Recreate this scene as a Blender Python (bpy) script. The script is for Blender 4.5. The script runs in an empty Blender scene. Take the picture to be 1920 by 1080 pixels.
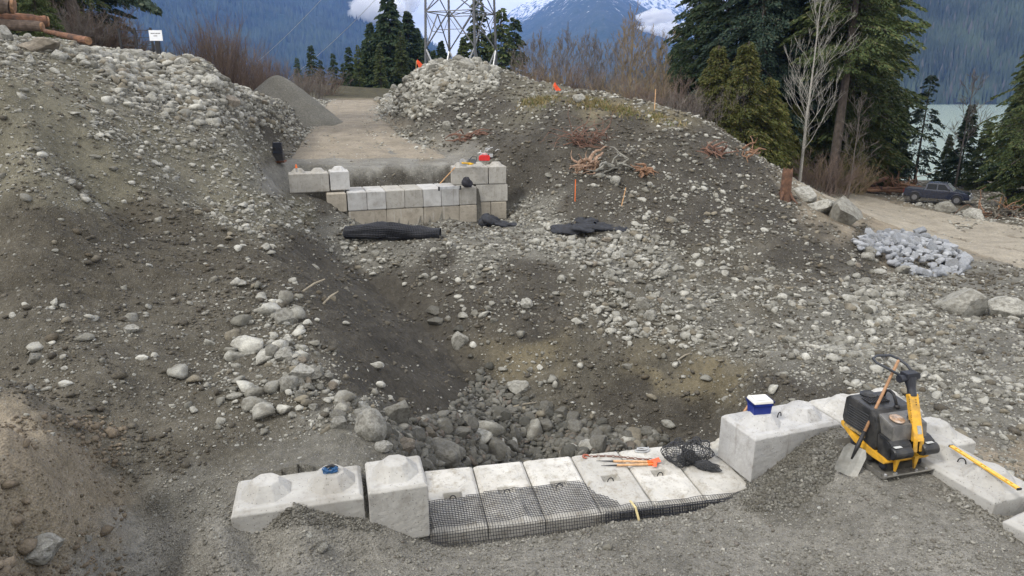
import bpy, bmesh, math, random
import numpy as np
from math import radians, sin, cos, pi
from mathutils import Vector, Matrix
random.seed(7)
SC = bpy.context.scene
COL = SC.collection
# ---------------------------------------------------------------- camera, sky, sun, exposure
PITCH = math.atan(375 / 1280)
PC, PS, HC = math.cos(PITCH), math.sin(PITCH), 5.4
cam_d = bpy.data.cameras.new('camera')
cam = bpy.data.objects.new('camera', cam_d)
COL.objects.link(cam)
cam.location = (0, 0, HC)
cam.rotation_euler = (pi / 2 - PITCH, 0, 0)
cam_d.sensor_width = 36
cam_d.lens = 24
cam_d.clip_start = 0.05
cam_d.clip_end = 30000
SC.camera = cam
W = bpy.data.worlds.new('World')
SC.world = W
W.use_nodes = True
nt = W.node_tree
nt.nodes.clear()
SUN_EL, SUN_AZ = radians(48), radians(-120)     # azimuth clockwise from +Y
sky = nt.nodes.new('ShaderNodeTexSky')
sky.sky_type = 'NISHITA'
sky.sun_disc = False
sky.sun_elevation = SUN_EL
sky.sun_rotation = SUN_AZ
tc = nt.nodes.new('ShaderNodeTexCoord')
mp = nt.nodes.new('ShaderNodeMapping')
mp.inputs['Scale'].default_value = (1, 1, 3.0)
nz = nt.nodes.new('ShaderNodeTexNoise')
nz.inputs['Scale'].default_value = 3.2
nz.inputs['Detail'].default_value = 7
nz.inputs['Roughness'].default_value = 0.55
rp = nt.nodes.new('ShaderNodeValToRGB')
rp.color_ramp.elements[0].position = 0.36
rp.color_ramp.elements[0].color = (0.85, 0.85, 0.85, 1)
rp.color_ramp.elements[1].position = 0.60
rp.color_ramp.elements[1].color = (1, 1, 1, 1)
rc = nt.nodes.new('ShaderNodeValToRGB')
rc.color_ramp.elements[0].position = 0.35
rc.color_ramp.elements[0].color = (6.7, 6.5, 6.25, 1)
rc.color_ramp.elements[1].position = 0.65
rc.color_ramp.elements[1].color = (12.6, 12.4, 12.1, 1)
mx = nt.nodes.new('ShaderNodeMix')
mx.data_type = 'RGBA'
bg = nt.nodes.new('ShaderNodeBackground')
bg.inputs['Strength'].default_value = 0.108
wo = nt.nodes.new('ShaderNodeOutputWorld')
L = nt.links.new
L(tc.outputs['Generated'], mp.inputs['Vector'])
L(mp.outputs['Vector'], nz.inputs['Vector'])
L(nz.outputs['Fac'], rp.inputs['Fac'])
L(nz.outputs['Fac'], rc.inputs['Fac'])
L(rp.outputs['Color'], mx.inputs['Factor'])
L(sky.outputs['Color'], mx.inputs['A'])
L(rc.outputs['Color'], mx.inputs['B'])
L(mx.outputs['Result'], bg.inputs['Color'])
L(bg.outputs['Background'], wo.inputs['Surface'])
sl = bpy.data.lights.new('sun', 'SUN')
sl.energy = 1.5
sl.angle = radians(11)
sl.color = (1, 0.95, 0.87)
so = bpy.data.objects.new('sun', sl)
COL.objects.link(so)
sd = Vector((sin(SUN_AZ) * cos(SUN_EL), cos(SUN_AZ) * cos(SUN_EL), sin(SUN_EL)))
so.rotation_euler = sd.to_track_quat('Z', 'Y').to_euler()
SC.view_settings.view_transform = 'Standard'
SC.view_settings.look = 'None'
SC.view_settings.exposure = 0.80
SC.view_settings.gamma = 1
SC.cycles.volume_bounces = 3
SC.cycles.max_bounces = 6
SC.cycles.transparent_max_bounces = 8
R = np.random.RandomState(11)

# ---------------------------------------------------------------- helpers
def setp(o, label=None, cat=None, group=None, kind=None):
    if label: o['label'] = label
    if cat: o['category'] = cat
    if group: o['group'] = group
    if kind: o['kind'] = kind
    return o

def link(name, me, mat=None, parent=None, smooth=False):
    o = bpy.data.objects.new(name, me)
    COL.objects.link(o)
    if mat:
        for m in (mat if isinstance(mat, (list, tuple)) else [mat]):
            me.materials.append(m)
    if parent: o.parent = parent
    if smooth: me.polygons.foreach_set('use_smooth', [True] * len(me.polygons))
    return o

def empty(name, loc=(0, 0, 0), rz=0, label=None, cat=None, group=None):
    o = bpy.data.objects.new(name, None)
    COL.objects.link(o)
    o.location = loc
    o.rotation_euler = (0, 0, rz)
    o.empty_display_size = 0.2
    return setp(o, label, cat, group)

def npmesh(name, V, F):
    """V (n,3); F (m,k) all k-gons"""
    V = np.asarray(V, np.float32); F = np.asarray(F, np.int32)
    me = bpy.data.meshes.new(name)
    k = F.shape[1]
    me.vertices.add(len(V)); me.vertices.foreach_set('co', V.ravel())
    me.loops.add(F.size); me.loops.foreach_set('vertex_index', F.ravel())
    me.polygons.add(len(F)); me.polygons.foreach_set('loop_start', np.arange(0, F.size, k, dtype=np.int32))
    me.polygons.foreach_set('loop_total', np.full(len(F), k, np.int32))
    me.update(calc_edges=True)
    return me

class MB:
    def __init__(s): s.v = []; s.f = []
    def add(s, V, F, M=None):
        n = len(s.v)
        s.v += [tuple(M @ Vector(p)) if M else tuple(p) for p in V]
        s.f += [tuple(n + i for i in f) for f in F]
        return s
    def box(s, c, d, M=None, taper=0):
        x, y, z = c; a, b, h = d[0] / 2, d[1] / 2, d[2] / 2
        V = [(x + i * a * (1 - (taper if k > 0 else 0)), y + j * b * (1 - (taper if k > 0 else 0)), z + k * h) for k in (-1, 1) for i, j in ((-1, -1), (1, -1), (1, 1), (-1, 1))]
        return s.add(V, [(3, 2, 1, 0), (4, 5, 6, 7), (0, 1, 5, 4), (1, 2, 6, 5), (2, 3, 7, 6), (3, 0, 4, 7)], M)
    def tube(s, pts, r, n=6, closed=False, M=None):
        pts = [Vector(p) for p in pts]
        rs = r if isinstance(r, (list, tuple)) else [r] * len(pts)
        V = []; m = len(pts); up = None
        for i, p in enumerate(pts):
            if closed: d = pts[(i + 1) % m] - pts[i - 1]
            else: d = pts[min(i + 1, m - 1)] - pts[max(i - 1, 0)]
            if d.length < 1e-9: d = Vector((0, 0, 1))
            d.normalize()
            if up is None: up = Vector((0, 0, 1)) if abs(d.z) < .9 else Vector((1, 0, 0))
            a = d.cross(up); 
            if a.length < 1e-6: a = d.cross(Vector((1, .3, 0)))
            a.normalize(); b = a.cross(d); up = b
            for k in range(n):
                t = 2 * pi * k / n
                V.append(p + (a * cos(t) + b * sin(t)) * rs[i])
        F = []
        for i in range(m if closed else m - 1):
            j = (i + 1) % m
            for k in range(n):
                F.append((i * n + k, i * n + (k + 1) % n, j * n + (k + 1) % n, j * n + k))
        if not closed:
            F.append(tuple(range(n - 1, -1, -1))); F.append(tuple((m - 1) * n + k for k in range(n)))
        return s.add(V, F, M)
    def bar(s, a, b, w, h=None, M=None):
        a, b = Vector(a), Vector(b); d = (b - a).normalized(); h = h or w
        up = Vector((0, 0, 1)) if abs(d.z) < .95 else Vector((1, 0, 0))
        x = d.cross(up).normalized() * w / 2; y = x.cross(d).normalized() * h / 2
        V = [p + i * x + j * y for p in (a, b) for i, j in ((-1, -1), (1, -1), (1, 1), (-1, 1))]
        return s.add(V, [(3, 2, 1, 0), (4, 5, 6, 7), (0, 1, 5, 4), (1, 2, 6, 5), (2, 3, 7, 6), (3, 0, 4, 7)], M)
    def prism(s, prof, x0, x1, axis='x', M=None):
        """profile of 2D points (a,b) extruded along axis"""
        n = len(prof)
        def q(t, p): return {'x': (t, p[0], p[1]), 'y': (p[0], t, p[1]), 'z': (p[0], p[1], t)}[axis]
        V = [q(x0, p) for p in prof] + [q(x1, p) for p in prof]
        F = [tuple(range(n - 1, -1, -1)), tuple(range(n, 2 * n))] + [(i, (i + 1) % n, n + (i + 1) % n, n + i) for i in range(n)]
        return s.add(V, F, M)
    def lathe(s, prof, n=16, M=None, phase=0):
        V = []; m = len(prof)
        for r, z in prof:
            for k in range(n):
                t = 2 * pi * k / n + phase
                V.append((r * cos(t), r * sin(t), z))
        F = [(i * n + k, i * n + (k + 1) % n, (i + 1) * n + (k + 1) % n, (i + 1) * n + k) for i in range(m - 1) for k in range(n)]
        F.append(tuple(range(n - 1, -1, -1))); F.append(tuple((m - 1) * n + k for k in range(n)))
        return s.add(V, F, M)
    def build(s, name, mat=None, parent=None, smooth=False, bevel=0, fix=True):
        me = bpy.data.meshes.new(name)
        me.from_pydata(s.v, [], s.f)
        if fix:
            bm = bmesh.new(); bm.from_mesh(me)
            bmesh.ops.recalc_face_normals(bm, faces=bm.faces)
            if bevel: bmesh.ops.bevel(bm, geom=list(bm.edges), offset=bevel, segments=2, affect='EDGES', clamp_overlap=True)
            bm.to_mesh(me); bm.free()
        o = link(name, me, mat, parent)
        if smooth: me.polygons.foreach_set('use_smooth', [True] * len(me.polygons))
        return o

def copy_tree(o, parent=None):
    c = o.copy(); COL.objects.link(c)
    if parent: c.parent = parent
    for ch in list(o.children): copy_tree(ch, c)
    return c

# numpy noise
_T = R.rand(256, 256).astype(np.float32)
def vn(x, y, sd=0):
    x = np.asarray(x, np.float64) + sd * 17.3; y = np.asarray(y, np.float64) + sd * 9.7
    xi = np.floor(x).astype(np.int64); yi = np.floor(y).astype(np.int64)
    fx = x - xi; fy = y - yi
    fx = fx * fx * (3 - 2 * fx); fy = fy * fy * (3 - 2 * fy)
    a = _T[xi & 255, yi & 255]; b = _T[(xi + 1) & 255, yi & 255]; c = _T[xi & 255, (yi + 1) & 255]; d = _T[(xi + 1) & 255, (yi + 1) & 255]
    return (a * (1 - fx) + b * fx) * (1 - fy) + (c * (1 - fx) + d * fx) * fy
def fbm(x, y, o=4, sd=0, g=0.5):
    s = 0; a = 1; t = 0
    for i in range(o):
        s = s + a * (vn(x * 2 ** i, y * 2 ** i, sd + i) - .5); t += a; a *= g
    return s / t

# ---------------------------------------------------------------- pixel <-> world (1920x1080 frame of the photograph)
def ray(px, py):
    u = (540 - py) / 1280
    return ((px - 960) / 1280, PC + u * PS, -PS + u * PC)
def pt(px, py, t):
    r = ray(px, py)
    return (r[0] * t, r[1] * t, HC + r[2] * t)
def ptz(px, py, z):
    return pt(px, py, (z - HC) / ray(px, py)[2])
def proj(x, y, z):
    t = y * PC - (z - HC) * PS
    v = y * PS + (z - HC) * PC
    return 960 + 1280 * x / t, 540 - 1280 * v / t, t

# ---------------------------------------------------------------- materials
def nodemat(name):
    m = bpy.data.materials.new(name); m.use_nodes = True
    n = m.node_tree; b = n.nodes['Principled BSDF']
    return m, n, b
def coords(n, kind='Object', scale=(1, 1, 1)):
    t = n.nodes.new('ShaderNodeTexCoord'); mp = n.nodes.new('ShaderNodeMapping')
    mp.inputs['Scale'].default_value = scale
    n.links.new(t.outputs[kind], mp.inputs['Vector'])
    return mp.outputs['Vector']
def noise(n, vec, sc, det=4, rough=.55):
    t = n.nodes.new('ShaderNodeTexNoise'); t.inputs['Scale'].default_value = sc
    t.inputs['Detail'].default_value = det; t.inputs['Roughness'].default_value = rough
    n.links.new(vec, t.inputs['Vector']); return t.outputs['Fac']
def voro(n, vec, sc, feat='F1'):
    t = n.nodes.new('ShaderNodeTexVoronoi'); t.inputs['Scale'].default_value = sc; t.feature = feat
    n.links.new(vec, t.inputs['Vector']); return t
def mathn(n, op, a, b=None, c=None, clamp=False):
    t = n.nodes.new('ShaderNodeMath'); t.operation = op; t.use_clamp = clamp
    for i, v in enumerate((a, b, c)):
        if v is None: continue
        if isinstance(v, (int, float)): t.inputs[i].default_value = v
        else: n.links.new(v, t.inputs[i])
    return t.outputs[0]
def maprange(n, v, a, b, c, d):
    t = n.nodes.new('ShaderNodeMapRange')
    for i, q in enumerate((a, b, c, d)): t.inputs[i + 1].default_value = q
    n.links.new(v, t.inputs[0]); return t.outputs[0]
def mixc(n, f, a, b, mode='MIX'):
    t = n.nodes.new('ShaderNodeMix'); t.data_type = 'RGBA'; t.blend_type = mode
    for k, v in (('Factor', f), ('A', a), ('B', b)):
        if isinstance(v, (int, float)): t.inputs[k].default_value = v
        elif isinstance(v, tuple): t.inputs[k].default_value = v if len(v) == 4 else v + (1,)
        else: n.links.new(v, t.inputs[k])
    return t.outputs['Result']
def grey(n, v):
    t = n.nodes.new('ShaderNodeCombineColor')
    for i in range(3): n.links.new(v, t.inputs[i])
    return t.outputs[0]
def bump(n, b, h, dist=.02, st=1.0, prev=None):
    t = n.nodes.new('ShaderNodeBump'); t.inputs['Strength'].default_value = st; t.inputs['Distance'].default_value = dist
    n.links.new(h, t.inputs['Height'])
    if prev: n.links.new(prev, t.inputs['Normal'])
    n.links.new(t.outputs['Normal'], b.inputs['Normal']); return t.outputs['Normal']
def simple(name, col, rough=.6, metal=0, var=.25, sc=8, bmp=0.0, dirt=None, dirtamt=.5, spec=.4, coat=0):
    m, n, b = nodemat(name)
    v = coords(n)
    f = noise(n, v, sc, 5)
    c = mixc(n, 1.0, tuple(col), grey(n, maprange(n, f, .3, .7, 1 - var, 1 + var)), 'MULTIPLY')
    if dirt:
        f2 = noise(n, v, sc * .6 + 1, 6, .65)
        c = mixc(n, maprange(n, f2, .45, .65, 0, dirtamt), c, tuple(dirt))
    n.links.new(c, b.inputs['Base Color'])
    b.inputs['Roughness'].default_value = rough; b.inputs['Metallic'].default_value = metal
    b.inputs['Specular IOR Level'].default_value = spec
    b.inputs['Coat Weight'].default_value = coat
    if bmp: bump(n, b, noise(n, v, sc * 3, 5), bmp)
    return m

def ground_mat(name, use_attr=True, col=(.2, .19, .17), peb=.55, sc=1.0, bd=.05, big=.30):
    m, n, b = nodemat(name)
    v = coords(n)
    if use_attr:
        a = n.nodes.new('ShaderNodeAttribute'); a.attribute_name = 'col'
        base = a.outputs['Color']
        a2 = n.nodes.new('ShaderNodeAttribute'); a2.attribute_name = 'peb'
        pf = a2.outputs['Fac']
    else:
        base = tuple(col); pf = None
    n1 = noise(n, v, .9 * sc, 6, .6)
    n2 = noise(n, v, 9 * sc, 6, .7)
    n3 = noise(n, v, 60 * sc, 3, .6)
    k = mathn(n, 'MULTIPLY', maprange(n, n1, .3, .7, 1 - big, 1 + big), maprange(n, n2, .25, .75, .62, 1.38))
    k = mathn(n, 'MULTIPLY', k, maprange(n, n3, .3, .7, .75, 1.25))
    c = mixc(n, 1.0, base, grey(n, k), 'MULTIPLY')
    hs = None
    for s_, th, rad, colp in ((9, .84, .26, (.30, .30, .275)), (22, .74, .3, (.27, .265, .24)), (50, .62, .33, (.24, .235, .215))):
        vo = voro(n, v, s_ * sc)
        sep = n.nodes.new('ShaderNodeSeparateColor'); n.links.new(vo.outputs['Color'], sep.inputs[0])
        on = mathn(n, 'GREATER_THAN', sep.outputs[0], th)
        dd = mathn(n, 'LESS_THAN', vo.outputs['Distance'], mathn(n, 'MULTIPLY', maprange(n, sep.outputs[1], 0, 1, .5, 1.3), rad))
        msk = mathn(n, 'MULTIPLY', on, dd)
        if pf is not None: msk = mathn(n, 'MULTIPLY', msk, pf)
        else: msk = mathn(n, 'MULTIPLY', msk, peb)
        cp = mixc(n, 1.0, colp, grey(n, maprange(n, sep.outputs[2], 0, 1, .55, 1.35)), 'MULTIPLY')
        c = mixc(n, msk, c, cp)
        h = mathn(n, 'MULTIPLY', mathn(n, 'MULTIPLY', msk, mathn(n, 'SUBTRACT', 1.0, mathn(n, 'MULTIPLY', vo.outputs['Distance'], 1.8))), 9 / s_)
        hs = h if hs is None else mathn(n, 'ADD', hs, h)
    vs = voro(n, v, 36 * sc)
    hh = mathn(n, 'ADD', mathn(n, 'MULTIPLY', hs, 1.0), mathn(n, 'MULTIPLY', n2, 1.0))
    hh = mathn(n, 'ADD', hh, mathn(n, 'MULTIPLY', vs.outputs['Distance'], -.35))
    n.links.new(c, b.inputs['Base Color'])
    b.inputs['Roughness'].default_value = .92
    b.inputs['Specular IOR Level'].default_value = .15
    bump(n, b, hh, bd)
    return m

def rock_mat(name, c1, c2, c3=None, island=True, dirt=(.10, .092, .074), dirt_amt=.65):
    m, n, b = nodemat(name)
    v = coords(n)
    g = n.nodes.new('ShaderNodeNewGeometry'); oi = n.nodes.new('ShaderNodeObjectInfo')
    rnd = g.outputs['Random Per Island'] if island else oi.outputs['Random']
    c = mixc(n, rnd, tuple(c1), tuple(c2))
    r2 = mathn(n, 'FRACT', mathn(n, 'MULTIPLY', rnd, 37.7))
    if c3: c = mixc(n, mathn(n, 'GREATER_THAN', r2, .88), c, tuple(c3))
    c = mixc(n, 1.0, c, grey(n, maprange(n, noise(n, v, 5, 6, .65), .3, .7, .72, 1.25)), 'MULTIPLY')
    c = mixc(n, 1.0, c, grey(n, maprange(n, noise(n, v, 45, 4, .6), .3, .7, .82, 1.18)), 'MULTIPLY')
    d = maprange(n, noise(n, v, 3.2, 5, .7), .46, .62, 0, dirt_amt)
    c = mixc(n, d, c, tuple(dirt))
    n.links.new(c, b.inputs['Base Color'])
    b.inputs['Roughness'].default_value = .85
    b.inputs['Specular IOR Level'].default_value = .2
    bump(n, b, mathn(n, 'ADD', noise(n, v, 14, 6, .65), mathn(n, 'MULTIPLY', noise(n, v, 70, 3), .25)), .035)
    return m

M_ground = ground_mat('soil_ground')
M_rubble = rock_mat('rubble_stone', (.15, .146, .126), (.43, .425, .385), (.20, .18, .14))
M_gravelstuff = rock_mat('crushed_gravel', (.15, .146, .128), (.33, .32, .285), (.17, .155, .135))
M_boulder = rock_mat('boulder_stone', (.22, .215, .19), (.39, .385, .35), (.25, .22, .18), island=False)
M_wet = rock_mat('creek_stone', (.085, .085, .075), (.19, .185, .165), (.14, .125, .10), island=False)
M_wetstuff = rock_mat('creek_stone_small', (.08, .08, .07), (.19, .185, .165), (.14, .12, .10))
M_riprap = rock_mat('blasted_rock', (.21, .225, .25), (.36, .375, .40), (.27, .28, .30), island=False, dirt=(.26, .26, .25), dirt_amt=.35)

def concrete(name, col, stain=(.17, .15, .12), amt=.5, vert=False):
    m, n, b = nodemat(name)
    v = coords(n)
    oi = n.nodes.new('ShaderNodeObjectInfo')
    va = n.nodes.new('ShaderNodeVectorMath'); va.operation = 'ADD'
    cb = n.nodes.new('ShaderNodeCombineXYZ')
    n.links.new(mathn(n, 'MULTIPLY', oi.outputs['Random'], 40), cb.inputs[0]); n.links.new(cb.outputs[0], va.inputs[1]); n.links.new(v, va.inputs[0])
    v = va.outputs[0]
    f = noise(n, v, 2.5, 6, .6)
    c = mixc(n, 1.0, tuple(col), grey(n, maprange(n, f, .3, .7, .84, 1.14)), 'MULTIPLY')
    c = mixc(n, 1.0, c, grey(n, maprange(n, oi.outputs['Random'], 0, 1, .88, 1.1)), 'MULTIPLY')
    s = noise(n, v, 7, 8, .72)
    c = mixc(n, maprange(n, s, .50, .66, 0, amt), c, tuple(stain))
    s2 = noise(n, v, 1.3, 4, .6); c = mixc(n, maprange(n, s2, .5, .7, 0, .35), c, tuple(stain))
    if vert:
        mp2 = n.nodes.new('ShaderNodeMapping'); mp2.inputs['Scale'].default_value = (9, 9, .7); n.links.new(v, mp2.inputs['Vector'])
        st = noise(n, mp2.outputs['Vector'], 1.0, 5, .6)
        c = mixc(n, maprange(n, st, .62, .72, 0, .5), c, (.52, .52, .50, 1))
        c = mixc(n, maprange(n, st, .40, .30, 0, .45), c, tuple(stain))
    vo = voro(n, v, 55)
    sp = n.nodes.new('ShaderNodeSeparateColor'); n.links.new(vo.outputs['Color'], sp.inputs[0])
    pit = mathn(n, 'MULTIPLY', mathn(n, 'GREATER_THAN', sp.outputs[0], .93), mathn(n, 'LESS_THAN', vo.outputs['Distance'], .35))
    c = mixc(n, mathn(n, 'MULTIPLY', pit, .6), c, (.10, .095, .085, 1))
    n.links.new(c, b.inputs['Base Color'])
    b.inputs['Roughness'].default_value = .88
    b.inputs['Specular IOR Level'].default_value = .2
    hh = mathn(n, 'SUBTRACT', mathn(n, 'MULTIPLY', noise(n, v, 24, 6, .65), .5), mathn(n, 'MULTIPLY', pit, .5))
    bump(n, b, hh, .012)
    return m
M_conc = concrete('pale_concrete', (.42, .415, .395), amt=.35)
M_conctop = concrete('slab_concrete', (.46, .45, .42), stain=(.25, .225, .18), amt=.75)
M_concgrey = concrete('grey_concrete', (.34, .33, .305), amt=.5, vert=True)
M_conctan = concrete('tan_concrete', (.34, .31, .26), amt=.5, vert=True)
M_concwhite = concrete('light_grey_concrete', (.42, .42, .415), amt=.3, vert=True)
M_plastic = simple('black_geogrid_plastic', (.018, .020, .028), .5, var=.3)
M_steel = simple('galvanised_steel', (.42, .43, .44), .5, .6)
M_dark = simple('dark_iron', (.03, .03, .032), .5, .3)
M_rust = simple('rusty_iron', (.16, .07, .045), .75, .3, .4, 30)
M_orange = simple('orange_paint', (.75, .16, .03), .6)
M_flag = simple('orange_flagging', (.9, .13, .05), .6)
M_lath = simple('raw_lath_wood', (.55, .33, .17), .8, var=.3, sc=20)
M_oldwood = simple('shovel_wood', (.34, .19, .10), .6, var=.25, sc=15)
M_bark = simple('bark_wood', (.10, .075, .06), .95, var=.45, sc=6, bmp=.02)
M_birch = simple('birch_bark', (.27, .26, .235), .9, var=.35, sc=9)
M_fresh = simple('fresh_split_wood', (.22, .125, .075), .85, var=.55, sc=14, bmp=.02, dirt=(.10, .06, .04), dirtamt=.7)
M_paleroot = simple('weathered_root_wood', (.28, .19, .135), .85, var=.5, sc=14, dirt=(.14, .08, .05))

# ---------------------------------------------------------------- terrain
ua = ptz(653, 396.6, .75); ub = ptz(894, 383.6, .75)
_d = Vector((ub[0] - ua[0], ub[1] - ua[1])).normalized()
UWP = [(ua[0] + _d.x * u_ - _d.y * v_, ua[1] + _d.y * u_ + _d.x * v_, z_) for u_, v_, z_ in ((-.9, -.12, 1.25), (-1.7, -.12, 1.5), (-.35, -.12, .85), (.1, -.2, .35), (-2.6, -.1, 1.6), (-1.2, -.9, .9), (-.2, -.8, .3), (.5, -.5, .12), (-2.5, -1.2, 1.2))]
CPZ = [(300,1070,0),(500,1070,.02),(640,1040,.1),(900,1075,.0),(1300,1070,.1),(1700,1070,.42),(1900,1060,.5),
 (800,1003,-.12),
 (850,1012,-.22),(1000,1002,-.22),(1150,975,-.2),(1300,958,-.12),(1370,930,.02),(900,1040,-.08),(1100,1010,-.06),(1300,1000,.05),
 (1600,870,.6),(1655,915,.58),(1760,900,.6),(1550,800,.64),(1500,815,.5),(1460,850,.3),(1420,890,.06),(1400,905,0),(1480,930,.22),(1560,960,.34),(1400,970,.0),
 (1860,965,.52),(1900,1000,.45),(1780,960,.58),
 (400,960,.22),(415,890,.45),(300,930,.30),(340,955,.26),(230,1000,.08),(260,1045,.08),(235,1078,.06),(330,1078,.04),(245,930,.38),(250,900,.45),
 (0,1079,1.5),(100,1079,.7),(190,1079,.1),(0,900,1.75),(100,900,1.5),(150,930,1.0),(190,960,.5),(0,812,1.85),(60,825,1.65),(130,865,1.3),(180,880,1.0),(225,900,.45),(240,960,.1),
 (0,755,1.2),(100,770,1.1),(200,820,.75),(300,880,.45),(350,830,.55),(150,790,1.0),(300,750,.85),(500,800,.6),(600,850,.55),(500,860,.55),
 (620,905-35,.55),(760,845,.35),
 (450,450,1.8),(560,540,1.4),(600,620,1.1),(640,700,.85),(700,775,.55),(740,830,.15),
 (0,700,1.7),(150,700,1.3),(400,650,1.1),(300,600,1.4),(100,600,1.7),
 (1450,320,-.2),(908,412,-.08),(945,409,-.08),(925,420,-.05),(960,404,.02)]
CPT = [(500,186,38),(470,174,35),(540,194,44),(800,860,11.6),(860,850,13.2),(930,835,15),(1000,820,16.2),(1100,830,16.2),(1150,808,17.1),(1060,800,17.0),(1450,740,13),(1350,785,16.3),(1250,805,16.9),
 (1000,780,16.5),(960,740,17),(900,690,18),(860,640,19),(790,570,21),(720,510,22.5),(650,465,24),(600,450,24.5),
 (700,620,15.5),(800,720,14.5),(620,520,19),(560,470,19.5),(850,780,14),(520,430,19),(540,400,22),(600,420,25),(510,340,25),(570,385,25.5),
 (0,395,15),(0,500,12.4),(200,398,16.4),(400,402,19),(300,450,15.8),(200,500,13.4),(400,500,15.2),(0,350,15.3),(200,350,16.9),
 (0,300,14.5),(0,200,16),(0,110,17.5),(200,300,17),(200,200,19.5),(200,120,22),(100,150,18.5),(350,300,20),(350,200,23),(350,130,26),
 (450,250,23.5),(440,180,27),(480,310,24),(520,270,30),(560,220,34),(600,200,45),(500,200,31),(500,330,28),(540,315,31),
 (0,90,19.5),(30,70,23),(150,90,26),(250,100,29),(330,118,30),(400,150,30),(440,174,32),(480,196,31),(420,165,31),
 (660,187,75),(650,230,48),(650,270,38),(560,300,32),(700,300,32),(850,300,32),(590,240,42),(700,210,52),
 (880,117,42),(720,190,48),(760,152,44),(800,127,43),(940,130,41),(980,165,39),(750,230,39),(850,200,38),(850,270,34),(900,240,36),(950,200,36),
 (900,290,32),(960,300,30.5),
 (1000,190,36),(1060,178,35),(1150,195,34),(1250,205,33),(1300,230,32),(1370,280,31),(1430,330,31),(1480,360,31),(1540,400,30),(1600,450,27),
 (1000,250,32),(1100,260,31),(1200,270,30),(1050,330,29),(1000,360,29),(1080,380,27.5),(960,410,28.3),(1200,380,27),(1300,350,28),
 (1100,430,26),(1200,440,25.2),(1350,430,25.5),(1450,430,26.5),(1300,500,23),
 (700,435,26),(800,435,26),(900,430,26.5),(1000,450,25),(700,465,24),(800,468,23.7),(900,470,23.5),(1050,475,23.3),
 (950,520,21.8),(1100,520,22),(950,600,19.8),(1100,600,20),(1050,700,18.3),(1150,650,18.7),(1250,650,18.6),(1340,650,18.0),(1200,740,17.7),(1300,740,17.1),(1200,600,20),(1200,700,18.1),(1300,600,19.5),(1300,700,17.5),(1400,600,19),(1400,700,15.5),
 (1500,550,20.5),(1500,650,17),(1600,550,21),(1600,650,16.5),(1700,600,18.5),(1700,700,14.5),(1600,720,13.5),(1850,800,11.4),(1900,850,10.5),(1850,700,14.2),(1800,600,19),(1900,600,19),
 (1700,520,25),(1820,520,25),(1900,540,23.5),(1650,490,27),(1900,480,31),(1650,430,36),(1560,370,50),(1500,345,62),(1700,400,45),(1900,430,40),
 (1640,360,54),(1760,385,48),(1900,410,43)]
CPW = UWP + [(-5.9,7.4,1.35),(-6.5,6.5,1.6),(-6,4,2.2),(-3.25,6.68,.67),(-2.75,6.86,.68),(-2.3,6.98,.63),(-2.0,7.08,.52),(-1.8,7.12,.40),(-1.45,7.22,.18),(-1.15,7.34,-.02),(-2.6,6.4,.30),(-3.3,6.2,.30),(-1.9,6.55,.16),(-1.4,6.6,.05),(-3.6,6.9,.5),(0,0,3.8),(0,2,2.9),(0,4,1.3),(0,5.5,.3),(-3,3,2.4),(-2.5,5,.3),(4,4,1.2),(6,5,.7),(3,5.5,.3),(-6,2,3),(6,1,3),
 (1,10.6,-2.6),(3,11.3,-2.6),(-.6,10.1,-1.6),(5,11,-.4),(6.5,10.6,-.05),(4.3,10.8,-.8),(7.2,8.5,.1),(7.3,7,.1),(-1.6,9.2,-.2),
 (-25,30,7.2),(-15,30,6.6),(-12,40,4.5),(-10,50,4.2),(-40,50,8.5),(-20,60,4.6),(-30,90,6),(-8,70,4.4),(-14,56,4.2),(-26,25,7.6),
 (-17,17,5.5),(-14,12,3.2),(-13,8,2.5),
 (0,105,4),(0,120,3),(-10,120,4),(30,80,-3),(60,70,-3.6),(100,120,-12),(55,80,-5),(45,100,-9.5),(70,100,-10),(45,140,-17),(80,140,-17),(45,190,-24),(100,190,-24),(0,190,-6),(0,260,-24),(-60,120,6),(-60,260,-10),(60,260,-30),(200,260,-30),(-260,260,0),
 (10,46,3.5),(0,50,4.6),(3,60,4.8),(14,60,1.5),(20,52,-.4),(25,60,-2.4),(35,40,-2.6),(30,25,-1.3),(20,15,-.5),(12,10,.1),(11,6,.3),(14,12,-.1),(60,40,-3),(-5,75,4.2)]
pts = [ptz(*q) for q in CPZ] + [pt(*q) for q in CPT] + CPW
Pc = np.array(pts, np.float64)
OY = 3.0
def tcoord(x, y):
    yy = y + OY
    return x / yy * 3.0, np.log(yy) * 3.0
ca, cb_ = tcoord(Pc[:, 0], Pc[:, 1])
EPS = .02
def phi(r2): return -(r2 + EPS) ** .6
n_ = len(Pc)
A = np.zeros((n_ + 3, n_ + 3))
A[:n_, :n_] = phi((ca[:, None] - ca) ** 2 + (cb_[:, None] - cb_) ** 2) + np.eye(n_) * .003
Q = np.stack([np.ones(n_), ca, cb_], 1)
A[:n_, n_:] = Q; A[n_:, :n_] = Q.T
wts = np.linalg.solve(A, np.concatenate([Pc[:, 2], [0, 0, 0]]))
NR, NC = 900, 960
S0, S1, Y0, Y1 = -1.15, 1.15, 4.6, 265.0
sgrid = np.linspace(S0, S1, NC); lgrid = np.linspace(math.log(Y0), math.log(Y1), NR)
GY = np.exp(lgrid)[:, None] * np.ones(NC)[None]; GX = GY * sgrid[None]; GYw = GY - OY
ga, gb = sgrid[None] * 3.0 * np.ones((NR, 1)), lgrid[:, None] * 3.0 * np.ones((1, NC))
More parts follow.
